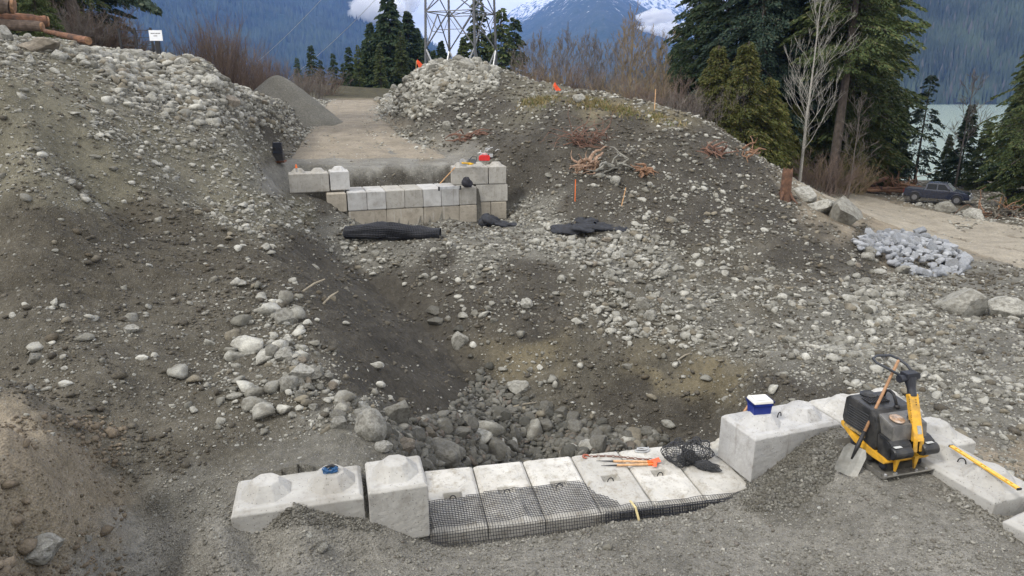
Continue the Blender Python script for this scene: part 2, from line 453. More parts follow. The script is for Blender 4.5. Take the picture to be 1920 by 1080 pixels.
# evaluate the smooth surface on a coarser lattice, then refine bilinearly
kr = 3
ra = np.arange(0, NR + kr, kr); rca = np.arange(0, NC + kr, kr)
la = (lgrid[0] + ra * (lgrid[1] - lgrid[0])) * 3; sa = (sgrid[0] + rca * (sgrid[1] - sgrid[0])) * 3
ZZ = np.zeros((len(ra), len(rca)))
for i in range(len(ra)):
    r2 = (sa[:, None] - ca[None]) ** 2 + (la[i] - cb_[None]) ** 2
    ZZ[i] = phi(r2) @ wts[:n_] + wts[n_] + wts[n_ + 1] * sa + wts[n_ + 2] * la[i]
ri = np.arange(NR) / kr; ci = np.arange(NC) / kr
r0 = ri.astype(int); c0 = ci.astype(int); fr = (ri - r0)[:, None]; fc = (ci - c0)[None]
Z = (ZZ[r0][:, c0] * (1 - fr) * (1 - fc) + ZZ[r0 + 1][:, c0] * fr * (1 - fc) + ZZ[r0][:, c0 + 1] * (1 - fr) * fc + ZZ[r0 + 1][:, c0 + 1] * fr * fc)

# wall frames in plan
def unit(a, b):
    d = Vector((b[0] - a[0], b[1] - a[1])); return d.normalized()
UL = Vector((.981, .194)).normalized(); NL = Vector((-UL.y, UL.x))
LW0 = Vector((-1.06, 7.43))                       # front left corner of the lower course
ua = ptz(653, 396.6, .75); ub = ptz(894, 383.6, .75)
UW0 = Vector(ua[:2]); UU = unit(ua, ub); UN = Vector((-UU.y, UU.x))
def local(x, y, o, u):
    dx, dy = x - o.x, y - o.y
    return dx * u.x + dy * u.y, -dx * u.y + dy * u.x
def sm(x, a, b):
    t = np.clip((x - a) / (b - a), 0, 1); return t * t * (3 - 2 * t)
# under the lower course: terrain steps down inside the blocks
lu, lv = local(GX, GYw, LW0, UL)
inw = (sm(lu, -.1, .05) * (1 - sm(lu, 4.35, 4.5)))
cut = -.3 - 2.0 * sm(lv, .5, 1.4)
Z = np.where((lv > .08) & (lv < 1.8), Z * (1 - inw) + np.minimum(Z, cut) * inw, Z)
# upper abutment: bench in front, gravel fill held behind the courses
uu, uv = local(GX, GYw, UW0, UU)
def between(a, lo, hi, w=.15): return sm(a, lo - w, lo) * (1 - sm(a, hi, hi + w))
front = np.where(uv > .12, 1.28 + .88 * sm(uv, 1.85, 2.35), Z)
msk = between(uu, -.05, 5.4, .1) * (uv < 7) * (uv > .12)
Z = Z * (1 - msk) + np.where(uv < 1.5, np.minimum(front, 1.3), np.where(uv < 7, front, Z)) * msk
ry = [28.2, 31, 35, 39, 50, 75, 95]
rcx = np.interp(GYw, ry, [-5.9, -6.7, -7.3, -8.6, -11.8, -17.4, -22]); rhw = np.interp(GYw, ry, [4.6, 4.2, 3.7, 3.1, 2.8, 2.6, 2.6]); rz_ = np.interp(GYw, ry, [2.12, 2.2, 2.32, 2.6, 3.2, 4.38, 4.2])
rin = (1 - sm(np.abs(GX - rcx), rhw, rhw + 1.1)) * sm(GYw, 29.6, 30.4) * (1 - sm(GYw, 76, 90))
Z = Z * (1 - rin) + rz_ * rin
PXg, PYg, Tg = proj(GX, GYw, Z)
def dseg(X, Y, P_):
    d_ = np.full(X.shape, 1e9)
    for (x0, y0), (x1, y1) in zip(P_, P_[1:]):
        vx, vy = x1 - x0, y1 - y0; t_ = np.clip(((X - x0) * vx + (Y - y0) * vy) / (vx * vx + vy * vy), 0, 1)
        d_ = np.minimum(d_, np.hypot(X - x0 - t_ * vx, Y - y0 - t_ * vy))
    return d_
gl = [pt(660, 478, 23.6)[:2], pt(720, 512, 22.3)[:2], pt(790, 572, 20.8)[:2], pt(860, 645, 18.9)[:2], pt(905, 698, 17.8)[:2], pt(960, 748, 16.9)[:2], pt(1000, 790, 16.3)[:2]]
dgl = dseg(GX, GYw, gl)
Z = Z - .62 * np.clip(1 - dgl / 1.5, 0, 1) ** 1.3
# relief
smoothz = np.zeros_like(Z)
def blob(cx, cy, rx, ry): return np.exp(-(((PXg - cx) / rx) ** 2 + ((PYg - cy) / ry) ** 2))
smoothz = np.clip(np.clip(rin * 1.2, 0, 1) + blob(1100, 1040, 900, 90) + blob(1650, 900, 330, 90) + blob(650, 250, 110, 70) + blob(1800, 430, 260, 45) + blob(600, 1040, 420, 90) + blob(760, 300, 260, 22), 0, 1) * (Tg < 80)
far = sm(GYw, 60, 120)
amp = (1 - .88 * smoothz)
rel = fbm(GX * .55, GYw * .55, 4, 1) * .75 + fbm(GX * 2.2, GYw * 2.2, 4, 5, .6) * .30 + np.abs(fbm(GX * 6.5, GYw * 6.5, 3, 9, .6)) * .12
streak = (fbm(GX * .5 + GYw * .15, GYw * 3.2 - GX * .5, 4, 21) * .34 + fbm(GX * .8 + GYw * .3, GYw * 8 - GX * 1.6, 3, 25) * .16 + np.abs(fbm(GX * .5 + GYw * .4, GYw * 6.5 - GX * 1.3, 2, 29)) * .22) * blob(230, 480, 460, 170) + fbm(GX * 5, GYw * .9, 3, 27) * .10 * (blob(700, 600, 170, 140) + blob(1450, 450, 130, 110))
mound_ = np.clip(blob(1180, 330, 240, 110) + blob(1150, 620, 330, 120) + blob(1450, 500, 160, 100), 0, 1)
Z = Z + amp * (rel * (.5 + .35 * mound_) * (1 - far) + fbm(GX * .05, GYw * .05, 4, 3) * 3 * far) * (1 - inw * (lv < 2)) + streak
# gully cuts in the steep dirt faces
Z = Z + amp * -.30 * np.clip(blob(1150, 660, 260, 90), 0, 1) * np.abs(fbm(GX * 1.4, GYw * .7, 4, 33)) * 2.0
nb_ = np.clip(blob(90, 930, 140, 150), 0, 1)
Z = Z + nb_ * (fbm(GX * 2.6, GYw * 2.6, 5, 41, .62) * .34 - np.abs(fbm(GX * 1.1, GYw * 1.1, 2, 45)) * .20)

# nothing of the ground may poke up through the upper blocks
for (bx_, by_, ba_, bl_, bw_, bz_) in ((-2.60, 7.33, .262, 1.5, .76, .42), (-1.47, 7.60, .26, .72, .74, .0), (3.95, 9.10, .335, 1.5, .78, .0), (5.42, 9.56, .30, 1.46, .78, .3), (6.02, 8.78, -1.30, .74, .74, .35), (5.81, 7.83, -1.25, 1.5, .78, .4), (6.34, 6.30, -1.10, 1.5, .8, .35)):
    dx_, dy_ = GX - bx_, GYw - by_
    a_ = dx_ * math.cos(ba_) + dy_ * math.sin(ba_); b_ = -dx_ * math.sin(ba_) + dy_ * math.cos(ba_)
    m_ = (np.abs(a_) < bl_ / 2 - .05) & (np.abs(b_) < bw_ / 2 - .05)
    Z = np.where(m_, np.minimum(Z, bz_), Z)

def gz(x, y):
    x = np.asarray(x, float); y = np.asarray(y, float)
    yy = np.maximum(y + OY, Y0)
    a = np.clip((x / yy - S0) / (S1 - S0) * (NC - 1), 0, NC - 1.001); b = np.clip((np.log(yy) - lgrid[0]) / (lgrid[-1] - lgrid[0]) * (NR - 1), 0, NR - 1.001)
    i = b.astype(int); j = a.astype(int); fb = b - i; fa = a - j
    return Z[i, j] * (1 - fb) * (1 - fa) + Z[i + 1, j] * fb * (1 - fa) + Z[i, j + 1] * (1 - fb) * fa + Z[i + 1, j + 1] * fb * fa
def hit(px, py, t0=4, t1=240):
    r = ray(px, py); t = np.exp(np.linspace(math.log(t0), math.log(t1), 1500))
    d = HC + r[2] * t - gz(r[0] * t, r[1] * t)
    k = np.where(d < 0)[0]
    i = k[0] if len(k) else int(np.argmin(np.abs(d)))
    tt = t[i]
    return Vector((r[0] * tt, r[1] * tt, float(gz(r[0] * tt, r[1] * tt)))), tt

# region table: px, py, albedo, pebble amount, stone density, size factor
SOIL = (.086, .079, .063); DARK = (.058, .053, .044); GREY = (.135, .13, .113); GRAV = (.185, .178, .158); TAN = (.24, .205, .155); YEL = (.145, .125, .083); PLAT = (.20, .196, .178); OLV = (.138, .129, .096); BROWN = (.20, .172, .128); SAND = (.24, .205, .155); BANK = (.072, .065, .051)
REG = [(100,180,OLV,.7,1.0,.9),(100,300,OLV,.6,.8,.8),(300,250,OLV,.9,2.0,.8),(300,150,GREY,1,2.6,1.5),(420,200,GREY,1,2.4,1.6),(450,300,OLV,1,2.3,.7),(200,350,OLV,.7,1.25,.7),(480,380,OLV,1,2.2,.8),
 (100,420,BANK,.3,.16,.8),(250,430,BANK,.3,.2,.8),(380,450,BANK,.4,.3,.9),(150,520,BANK,.3,.2,.8),(30,480,BANK,.3,.15,.8),(330,520,BANK,.4,.3,1),(500,480,BANK,.4,.35,1),(350,570,SOIL,.5,.5,1.1),(100,650,SOIL,.5,.55,1),(300,680,SOIL,.55,.75,1.1),(500,620,SOIL,.7,1.2,1.6),(450,720,SOIL,.7,1.1,1.2),(550,740,SOIL,.8,1.7,1.5),(620,800,GREY,.9,1.8,1.2),
 (200,780,SOIL,.45,.4,.8),(400,800,SOIL,.6,.7,.9),(300,860,SOIL,.5,.35,.8),(100,860,BROWN,.3,.08,.8),(60,960,BROWN,.25,.05,.8),(150,960,BROWN,.3,.08,.8),(0,1060,BROWN,.3,.05,1),(20,850,SAND,.3,.05,.8),
 (600,510,DARK,.2,.12,.9),(700,620,DARK,.12,.05,.9),(800,700,DARK,.12,.05,.9),(640,580,DARK,.12,.08,.9),(740,560,DARK,.12,.05,.9),(680,540,DARK,.12,.05,.9),(760,640,DARK,.12,.05,.9),(850,740,DARK,.12,.1,.9),(720,700,DARK,.15,.12,1),(560,470,DARK,.2,.15,.9),(880,780,DARK,.5,1.0,1),
 (700,480,GREY,.9,1.8,1),(900,460,GREY,1,2.2,.9),(1050,450,GREY,1,2.4,1.3),(1200,470,GREY,1,2.3,1.3),(820,500,DARK,.6,.8,1),(1000,520,DARK,.4,.45,1),(950,570,DARK,.5,.7,1.1),(1150,550,SOIL,.8,1.5,1.1),(1250,600,SOIL,.9,2.2,1),
 (1000,620,DARK,.4,.4,1),(1000,660,YEL,.6,.7,.9),(1100,680,SOIL,.5,.55,1),(1250,690,SOIL,.4,.35,.9),(1330,710,YEL,.5,.5,.9),(1240,700,YEL,.35,.3,.9),(1180,750,DARK,.3,.2,1),(1280,770,DARK,.25,.15,1),(1060,740,SOIL,.4,.4,1.2),
 (1300,560,GREY,.8,1.5,1),(1400,640,GREY,.9,1.9,1),(1450,560,SOIL,.7,1.2,1),(1350,480,SOIL,.6,.9,1.1),(1250,400,DARK,.6,1.0,1.1),(1100,340,DARK,.5,.7,1.2),(1200,300,DARK,.5,.6,1),(1350,330,DARK,.6,.8,1),(1100,400,DARK,.5,.6,1.1),(1280,270,DARK,.5,.5,1),(1180,240,DARK,.4,.35,1),(1300,420,DARK,.5,.6,1),(1050,240,DARK,.3,.35,1),(1450,400,DARK,.5,.6,1),(1500,480,DARK,.45,.35,1),(1580,480,DARK,.4,.3,1),
 (1520,560,GREY,.7,1.0,1.1),(1600,560,GREY,.8,1.5,1.4),(1500,680,GREY,.9,1.7,.9),(1600,640,GREY,.9,1.7,1),(1700,640,GREY,.9,1.7,.9),(1750,720,GREY,.9,1.6,.8),(1850,720,GREY,.9,1.5,.8),(1850,640,GREY,.7,.9,.8),(1880,800,GREY,.9,1.5,.8),(1500,730,DARK,.4,.35,.8),(1780,790,GREY,.7,1.0,.8),(1880,860,SAND,.6,.8,.8),
 (1750,530,GREY,.8,1.0,.7),(1880,530,GREY,.6,.4,.7),(1700,440,TAN,.2,.03,.6),(1850,450,TAN,.2,.03,.6),(1600,385,TAN,.2,.05,.6),(1850,500,GREY,.5,.2,.7),
 (1700,350,SOIL,.5,1.0,1),(1850,410,SOIL,.5,.9,1),(1560,350,BROWN,.4,.5,.8),
 (660,240,TAN,.45,.10,.5),(660,200,TAN,.3,.05,.5),(700,270,TAN,.9,.9,.6),(600,280,TAN,.6,.4,.5),(800,290,BROWN,.9,.9,.7),(560,310,GRAV,.6,.05,.5),(720,312,GRAV,.5,.05,.5),(850,308,GRAV,.5,.1,.5),(700,335,DARK,.7,.2,.5),(670,342,DARK,.7,.3,.5),(760,340,DARK,.7,.3,.5),(820,335,DARK,.7,.3,.5),(700,318,PLAT,.5,.03,.5),(640,308,PLAT,.5,.03,.5),(760,318,PLAT,.5,.03,.5),(820,314,PLAT,.5,.05,.5),(760,306,PLAT,.5,.05,.5),(540,316,PLAT,.5,.1,.5),
 (520,230,DARK,.8,1.4,1.3),(560,200,GREY,1,1.9,1),(570,260,SOIL,.8,1.2,1),(530,300,SOIL,.6,.6,.7),
 (760,190,GREY,1,2.6,1.7),(850,150,GREY,1,2.8,1.9),(820,230,DARK,.7,1.4,1.4),(880,200,DARK,.5,.8,1.3),(950,180,DARK,.5,.8,1.1),(800,260,GREY,.9,1.8,1.2),(950,280,DARK,.4,.3,1),(1000,300,DARK,.4,.4,1.2),(950,350,DARK,.4,.5,1),
 (1000,400,GREY,.9,1.8,1),(980,430,GREY,1,1.6,1),(640,440,GREY,1,1.9,.9),(560,400,OLV,1,2.2,.8),(600,380,DARK,.9,.6,.6),(620,410,GREY,.9,1.0,.6),(750,440,GREY,1,.6,.7),(880,430,GREY,.9,.5,.6),
 (980,185,OLV,.5,.4,1),(1150,193,(.12,.105,.07),.4,.7,1),(1250,208,(.12,.105,.07),.5,.8,1),
 (1000,820,(.10,.096,.08),1,.6,2),(900,830,(.10,.096,.08),1,.8,2),(1150,820,DARK,.8,.5,1.5),
 (500,1000,GRAV,.75,.0,.5),(700,1040,GRAV,.6,.0,.5),(1000,1040,GRAV,.6,.0,.5),(1400,1000,GRAV,.7,.0,.5),(1700,980,GRAV,.7,.0,.5),(1850,1040,GRAV,.7,.0,.5),(300,1000,GRAV,.75,.02,.5),(350,930,GREY,.75,.05,.5),(1600,860,GRAV,.7,.0,.5),(1450,930,(.115,.11,.095),.9,.0,.6),(250,1060,GRAV,.7,.0,.5),(1300,930,GRAV,.7,.0,.5),(850,1000,GRAV,.7,.0,.5)]
RG = np.array([(r[0], r[1]) + tuple(r[2]) + r[3:] for r in REG], float)
def region(px, py, jit=14):
    px = np.asarray(px, float); py = np.asarray(py, float)
    jx = px + (vn(px / 37, py / 25, 51) - .5) * jit * 4; jy = py + (vn(px / 37, py / 25, 57) - .5) * jit * 3
    out = np.zeros(px.shape + (6,)); ws = np.zeros(px.shape)
    for r in RG:
        w = 1 / (((jx - r[0]) ** 2 + ((jy - r[1]) * 1.5) ** 2) + 150) ** 2.2
        ws += w; out += w[..., None] * r[2:]
    return out / ws[..., None]
PXg, PYg, Tg = proj(GX, GYw, Z)
cxp = np.clip(PXg, -300, 2200); cyp = np.clip(PYg, 60, 1200)
RGN = region(cxp, cyp)
idx = (np.arange(NR)[:, None] * NC + np.arange(NC)[None])
F = np.stack([idx[:-1, :-1], idx[:-1, 1:], idx[1:, 1:], idx[1:, :-1]], -1).reshape(-1, 4)
me = npmesh('ground', np.stack([GX, GYw, Z], -1).reshape(-1, 3), F)
ca_ = me.color_attributes.new('col', 'FLOAT_COLOR', 'POINT')
colv = np.ones((NR * NC, 4), np.float32); colv[:, :3] = RGN[..., :3].reshape(-1, 3)
wood = sm(GYw, 62, 85).reshape(-1, 1)
colv[:, :3] = colv[:, :3] * (1 - wood) + np.array([.06, .055, .035]) * wood
ca_.data.foreach_set('color', colv.ravel())
pa = me.attributes.new('peb', 'FLOAT', 'POINT'); pa.data.foreach_set('value', (RGN[..., 3].reshape(-1) * (1 - wood[:, 0])).astype(np.float32))
g = link('ground', me, M_ground, smooth=True)
setp(g, kind='structure')

def edge_world(pl, n):
    w = [hit(*p)[0] for p in pl]
    d = [0]
    for a, b in zip(w, w[1:]): d.append(d[-1] + (b - a).length)
    tt = np.linspace(0, d[-1], n)
    return np.stack([np.interp(tt, d, [q[k] for q in w]) for k in range(2)], -1)
def road(name, e0, e1, col, na=160, nb=40):
    A0 = edge_world(e0, na); A1 = edge_world(e1, na)
    f = np.linspace(-.06, 1.06, nb)
    X = A0[:, None, 0] * (1 - f)[None, :] + A1[:, None, 0] * f[None]; Y = A0[:, None, 1] * (1 - f)[None] + A1[:, None, 1] * f[None]
    jj = fbm(X * .8, Y * .8, 3, 71)
    zz = gz(X, Y) + .05 - .28 * (sm(np.abs(f - .5), .47, .56)[None] * (1 + jj * 2))
    rut = -.05 * (np.exp(-((f - .28) / .05) ** 2) + np.exp(-((f - .68) / .05) ** 2))[None]
    zz = zz + rut + fbm(X * 1.5, Y * 1.5, 4, 77) * .08
    e = sm(np.arange(na), 0, 6) * (1 - sm(np.arange(na), na - 7, na - 1)); zz -= (1 - e)[:, None] * .2
    ii = np.arange(na)[:, None] * nb + np.arange(nb)[None]
    Fm = np.stack([ii[:-1, :-1], ii[:-1, 1:], ii[1:, 1:], ii[1:, :-1]], -1).reshape(-1, 4)
    m = npmesh(name, np.stack([X, Y, zz], -1).reshape(-1, 3), Fm)
    bm = bmesh.new(); bm.from_mesh(m); bmesh.ops.recalc_face_normals(bm, faces=bm.faces); bm.to_mesh(m); bm.free()
    o = link(name, m, ground_mat(name + '_dirt', False, col, peb=.35, bd=.015, big=.22), smooth=True)
    setp(o, kind='structure'); return o
road('dirt_road', [(1500,338),(1560,352),(1640,372),(1720,390),(1800,405),(1920,426),(2150,462)], [(1490,350),(1560,375),(1620,400),(1700,432),(1800,465),(1920,505),(2150,590)], (.265, .24, .195))
road('haul_road', [(622,187),(598,215),(575,250),(552,285),(536,303)], [(700,187),(716,225),(760,260),(815,282),(850,303)], (.215, .188, .148))

# ---------------------------------------------------------------- lake, far valley, mountains
def water_mat():
    m, n, b = nodemat('lake_water')
    v = coords(n)
    b.inputs['Base Color'].default_value = (.26, .32, .27, 1)
    b.inputs['Roughness'].default_value = .25
    bump(n, b, noise(n, v, .35, 6, .6), .6, .7)
    return m
LAKEZ = -20.0
m = npmesh('lake_water', [(-300, 120, LAKEZ), (3500, 120, LAKEZ), (3500, 2600, LAKEZ), (-300, 2600, LAKEZ)], [(0, 1, 2, 3)])
setp(link('lake_water', m, water_mat()), kind='structure')
m = npmesh('valley_floor', [(-9000, 262, -26), (9000, 262, -26), (9000, 14000, -26), (-9000, 14000, -26)], [(0, 1, 2, 3)])
setp(link('valley_floor', m, simple('forest_floor', (.05, .06, .035), .95, sc=.05)), kind='structure')

def mountain_mat(name, c1, c2, snow0=None, snow1=None, sc=.004, rockc=(.16, .155, .15)):
    m, n, b = nodemat(name)
    v = coords(n)
    c = mixc(n, maprange(n, noise(n, v, sc, 8, .65), .35, .65, 0, 1), tuple(c1), tuple(c2))
    v2 = coords(n, scale=(1, 1, .25))
    c = mixc(n, maprange(n, noise(n, v2, sc * 14, 6, .7), .56, .68, 0, .6), c, tuple(rockc))
    if snow0 is not None:
        g_ = n.nodes.new('ShaderNodeNewGeometry'); sx = n.nodes.new('ShaderNodeSeparateXYZ'); n.links.new(g_.outputs['Position'], sx.inputs[0])
        al = maprange(n, sx.outputs['Z'], snow0, snow1, -.15, .33)
        s = mathn(n, 'ADD', al, noise(n, v2, sc * 6, 9, .72))
        c = mixc(n, maprange(n, s, .56, .66, 0, 1), c, (.80, .82, .86, 1))
    n.links.new(c, b.inputs['Base Color']); b.inputs['Roughness'].default_value = .95
    b.inputs['Specular IOR Level'].default_value = .05
    bump(n, b, noise(n, v, sc * 12, 8, .65), 40, .6)
    return m
def mountain(name, sil, dist, y0, base, mat, nx=260, ny=150, rough=1.0, sd=0, back=1500, pw=1.0):
    spx = np.array([s_[0] for s_ in sil], float); spy = np.array([s_[1] for s_ in sil], float)
    px = np.linspace(spx[0], spx[-1], nx)
    py = np.interp(px, spx, spy)
    rx = (px - 960) / 1280; u = (540 - py) / 1280
    hx = rx / (PC + u * PS)                      # x per y
    hz = HC + dist * (-PS + u * PC) / (PC + u * PS)
    ys = np.concatenate([np.linspace(y0, dist, ny), np.linspace(dist, dist + back, 20)[1:]])
    X = hx[None] * (0.35 * dist + .65 * ys[:, None]); Y = ys[:, None] * np.ones(nx)[None]
    f = np.where(Y <= dist, ((Y - y0) / (dist - y0)) ** pw, 1 - .5 * (Y - dist) / back)
    Zm = base + (hz[None] - base) * f
    env = np.clip(f * (1.6 - f), .0, 1)
    s_ = dist / 10
    nn = (1 - 2 * np.abs(fbm(X / s_ * 1.1, Y / s_ * 1.1, 6, 101 + sd, .52)) * 2) * .5
    Zm = Zm + (nn - .30) * dist * .055 * rough * env + fbm(X / s_ * 6, Y / s_ * 6, 4, 130 + sd) * dist * .008 * rough
    Zm[0] = base - 10
    nyy = len(ys); ii = np.arange(nyy)[:, None] * nx + np.arange(nx)[None]
    Fm = np.stack([ii[:-1, :-1], ii[:-1, 1:], ii[1:, 1:], ii[1:, :-1]], -1).reshape(-1, 4)
    m = npmesh(name, np.stack([X, Y, Zm], -1).reshape(-1, 3), Fm)
    o = link(name, m, mat, smooth=True); setp(o, kind='structure')
    return X, Y, Zm
MX = []
M_mtnL = mountain_mat('mountain_forest', (.030, .050, .032), (.055, .075, .045), sc=.006)
M_mtnS = mountain_mat('snowy_mountain_face', (.035, .055, .040), (.06, .075, .06), 150, 1500, sc=.0035)
XL = mountain('mountain', [(-900,-500),(-200,-420),(200,-260),(450,-130),(620,-25),(700,22),(760,52),(830,105),(900,150),(1000,170)], 4300, 2200, -20, M_mtnL, rough=.8, sd=1)
XS = mountain('mountain', [(820,180),(900,118),(960,60),(1040,0),(1110,-60),(1170,-15),(1230,35),(1290,80),(1400,120),(1500,150)], 6000, 2800, -20, M_mtnS, rough=.55, sd=2)
XB = mountain('mountain', [(860,140),(930,45),(1000,-5),(1070,-60),(1180,-70),(1260,-10),(1330,20),(1500,100)], 9000, 6500, 0, M_mtnS, rough=.5, sd=3)
M_hill = mountain_mat('lakeside_forest_hill', (.028, .040, .026), (.055, .055, .045), sc=.01, rockc=(.06, .056, .05))
XH = mountain('hills', [(1080,175),(1180,140),(1260,115),(1350,50),(1450,-60),(1600,-190),(1760,-300),(2100,-420),(2700,-500)], 1900, 1130, -22, M_hill, rough=.8, sd=4, pw=.8)

def spikes(name, XYZ, n, h0, h1, mat, seed, pmin=0, fr=(0, 1)):
    X, Y, Zm = XYZ; rr = np.random.RandomState(seed)
    ny, nx = X.shape
    a = rr.rand(n) * (nx - 2); b = rr.rand(n) ** 1.0 * (ny - 22) * (fr[1] - fr[0]) + (ny - 22) * fr[0]
    i = b.astype(int); j = a.astype(int); fb = (b - i)[:, None]; fa = (a - j)[:, None]
    P = np.stack([X, Y, Zm], -1)
    c = P[i, j] * (1 - fb) * (1 - fa) + P[i + 1, j] * fb * (1 - fa) + P[i, j + 1] * (1 - fb) * fa + P[i + 1, j + 1] * fb * fa
    h = h0 + (h1 - h0) * rr.rand(n); w = h * (.17 + .10 * rr.rand(n)); ph = rr.rand(n) * 6.3
    V = []; 
    for k in range(3):
        V.append(c + np.stack([w * np.cos(ph + k * 2.094), w * np.sin(ph + k * 2.094), -h * .1], -1))
    V.append(c + np.stack([0 * h, 0 * h, h], -1))
    V = np.stack(V, 1).reshape(-1, 3)
    o_ = np.arange(n)[:, None] * 4
    F = np.concatenate([o_ + np.array([[0, 1, 3]]), o_ + np.array([[1, 2, 3]]), o_ + np.array([[2, 0, 3]])])
    o = link(name, npmesh(name, V, F), mat); setp(o, 'dark conifer forest covering the far mountainside', 'forest', kind='stuff')
    return o
def foliage_mat(name, c1, c2, c3=None, trans=.0, th=.8, big=None):
    m, n, b = nodemat(name)
    g_ = n.nodes.new('ShaderNodeNewGeometry'); oi = n.nodes.new('ShaderNodeObjectInfo')
    r_ = g_.outputs['Random Per Island']
    v = coords(n)
    f = mathn(n, 'ADD', mathn(n, 'MULTIPLY', r_, .55), mathn(n, 'MULTIPLY', noise(n, v, .7, 3), .6), clamp=True)
    c = mixc(n, f, tuple(c1), tuple(c2))
    if big: c = mixc(n, 1.0, c, grey(n, maprange(n, noise(n, v, big, 5, .6), .35, .65, .55, 1.6)), 'MULTIPLY')
    if c3: c = mixc(n, mathn(n, 'GREATER_THAN', mathn(n, 'FRACT', mathn(n, 'MULTIPLY', r_, 13.3)), th), c, tuple(c3))
    c = mixc(n, 1.0, c, grey(n, maprange(n, oi.outputs['Random'], 0, 1, .8, 1.2)), 'MULTIPLY')
    n.links.new(c, b.inputs['Base Color']); b.inputs['Roughness'].default_value = .7
    b.inputs['Specular IOR Level'].default_value = .2
    return m
M_farfor = foliage_mat('far_forest', (.020, .034, .020), (.042, .058, .034), big=.006)
M_farfor2 = foliage_mat('far_forest_grey', (.022, .034, .020), (.036, .046, .027), (.062, .060, .050), th=.93, big=.012)
o = spikes('forest', XH, 52000, 9, 24, M_farfor2, 3, fr=(0, .6)); o['label'] = 'grey green forest on the hillside across the lake'
o = spikes('forest', XL, 30000, 22, 46, M_farfor, 4); o['label'] = 'dark forest covering the blue mountain at upper left'

# ---------------------------------------------------------------- stones
def ico(sub):
    bm = bmesh.new(); bmesh.ops.create_icosphere(bm, subdivisions=sub, radius=1)
    V = np.array([v.co[:] for v in bm.verts]); F = np.array([[v.index for v in f.verts] for f in bm.faces]); bm.free()
    return V, F
ICO = {k: ico(k) for k in (1, 2, 3, 4)}
def rock_shape(sub, seed, ang=.5, planes=7):
    V, F = ICO[sub]; V = V.copy(); rr = np.random.RandomState(seed)
    for i in range(planes):
        nrm = rr.randn(3); nrm /= np.linalg.norm(nrm)
        d = 1 - ang * (.30 + .27 * rr.rand())
        k = V @ nrm; over = k > d
        V[over] -= np.outer(k[over] - d, nrm) * .95
    o = rr.rand(3) * 50
    n1 = vn(V[:, 0] * 1.6 + o[0] + V[:, 2], V[:, 1] * 1.6 + o[1] - V[:, 2] * .7, 3) - .5
    n2 = vn(V[:, 0] * 4.5 + o[0] + V[:, 2] * 3, V[:, 1] * 4.5 + o[1] - V[:, 2] * 2, 7) - .5
    V *= (1 + n1 * .20 + n2 * .09)[:, None]
    V /= np.abs(V).max() ** .7
    return V, F
def scatter_mesh(name, P, size, mat, sub, seed, ang=.5, flat=.7, sink=.25, nproto=14, elong=.35):
    rr = np.random.RandomState(seed); n = len(P)
    protos = [rock_shape(sub, seed * 31 + k, ang) for k in range(nproto)]
    nv = len(protos[0][0]); Fp = protos[0][1]
    PV = np.stack([p[0] for p in protos])[rr.randint(0, nproto, n)]
    sc = np.stack([1 + elong * (rr.rand(n) * 2 - 1), 1 + elong * (rr.rand(n) * 2 - 1), flat * (.7 + .6 * rr.rand(n))], -1) * (size / 2)[:, None]
    PV = PV * sc[:, None, :]
    # random tilt then spin
    tx = (rr.rand(n) - .5) * 1.1; tz = rr.rand(n) * 6.283
    c, s = np.cos(tx)[:, None], np.sin(tx)[:, None]
    y = PV[..., 1] * c - PV[..., 2] * s; z = PV[..., 1] * s + PV[..., 2] * c; x = PV[..., 0]
    c, s = np.cos(tz)[:, None], np.sin(tz)[:, None]
    x, y = x * c - y * s, x * s + y * c
    Vv = np.stack([x, y, z + (size * flat * (.5 - sink))[:, None]], -1) + P[:, None, :]
    Ff = (np.arange(n)[:, None, None] * nv + Fp[None]).reshape(-1, 3)
    return link(name, npmesh(name, Vv.reshape(-1, 3), Ff), mat)

# places that must stay clear of loose stones
def clear_mask(x, y):
    a, b = local(x, y, LW0, UL); k = (a > -2.9) & (a < 5.2) & (b > -.25) & (b < 1.75)
    a, b = local(x, y, UW0, UU); k |= (a > -3.1) & (a < 6.6) & (b > -.15) & (b < 1.7)
    k |= ((x - 5.2) ** 2 + (y - 8.2) ** 2) < 2.3
    return k
def sample_ground(n, seed, yfar=75, den=True):
    rr = np.random.RandomState(seed)
    s = S0 + (S1 - S0) * rr.rand(n); l = math.log(7.5) + (math.log(yfar) - math.log(7.5)) * rr.rand(n)
    yy = np.exp(l); x = s * yy; y = yy - OY
    z = gz(x, y); px, py, t = proj(x, y, z)
    k = (px > -60) & (px < 1980) & (py < 1120) & (py > 60)
    x, y, z, px, py, t = [q[k] for q in (x, y, z, px, py, t)]
    rg = region(px, py)
    return rr, x, y, z, px, py, t, rg
rr, x, y, z, px, py, t, rg = sample_ground(420000, 5)
clump = .35 + 1.5 * np.clip(vn(x * .9, y * .9, 61) + vn(x * 3, y * 3, 63) - .75, 0, 1)
k = (rr.rand(len(x)) < np.clip(rg[:, 4], .02, 9) ** 1.35 * .42 * clump) & ~clear_mask(x, y) & (t < 70)
x, y, z, px, py, t, rg = x[k], y[k], z[k], px[k], py[k], t[k], rg[k]
u_ = rr.rand(len(x))
size = np.clip(np.maximum(.028, .0034 * t) * (u_ + 1e-4) ** -.43, 0, .20 + .20 * np.clip(rg[:, 5] - .4, 0, 2)) * (.5 + .5 * rg[:, 5])
big = size > .0115 * t
P = np.stack([x, y, z], -1)
o = scatter_mesh('rubble', P[~big], size[~big], M_rubble, 1, 1, ang=1.15, flat=.62, sink=.38); setp(o, 'small pale stones strewn over the excavated banks', 'rubble', kind='stuff')
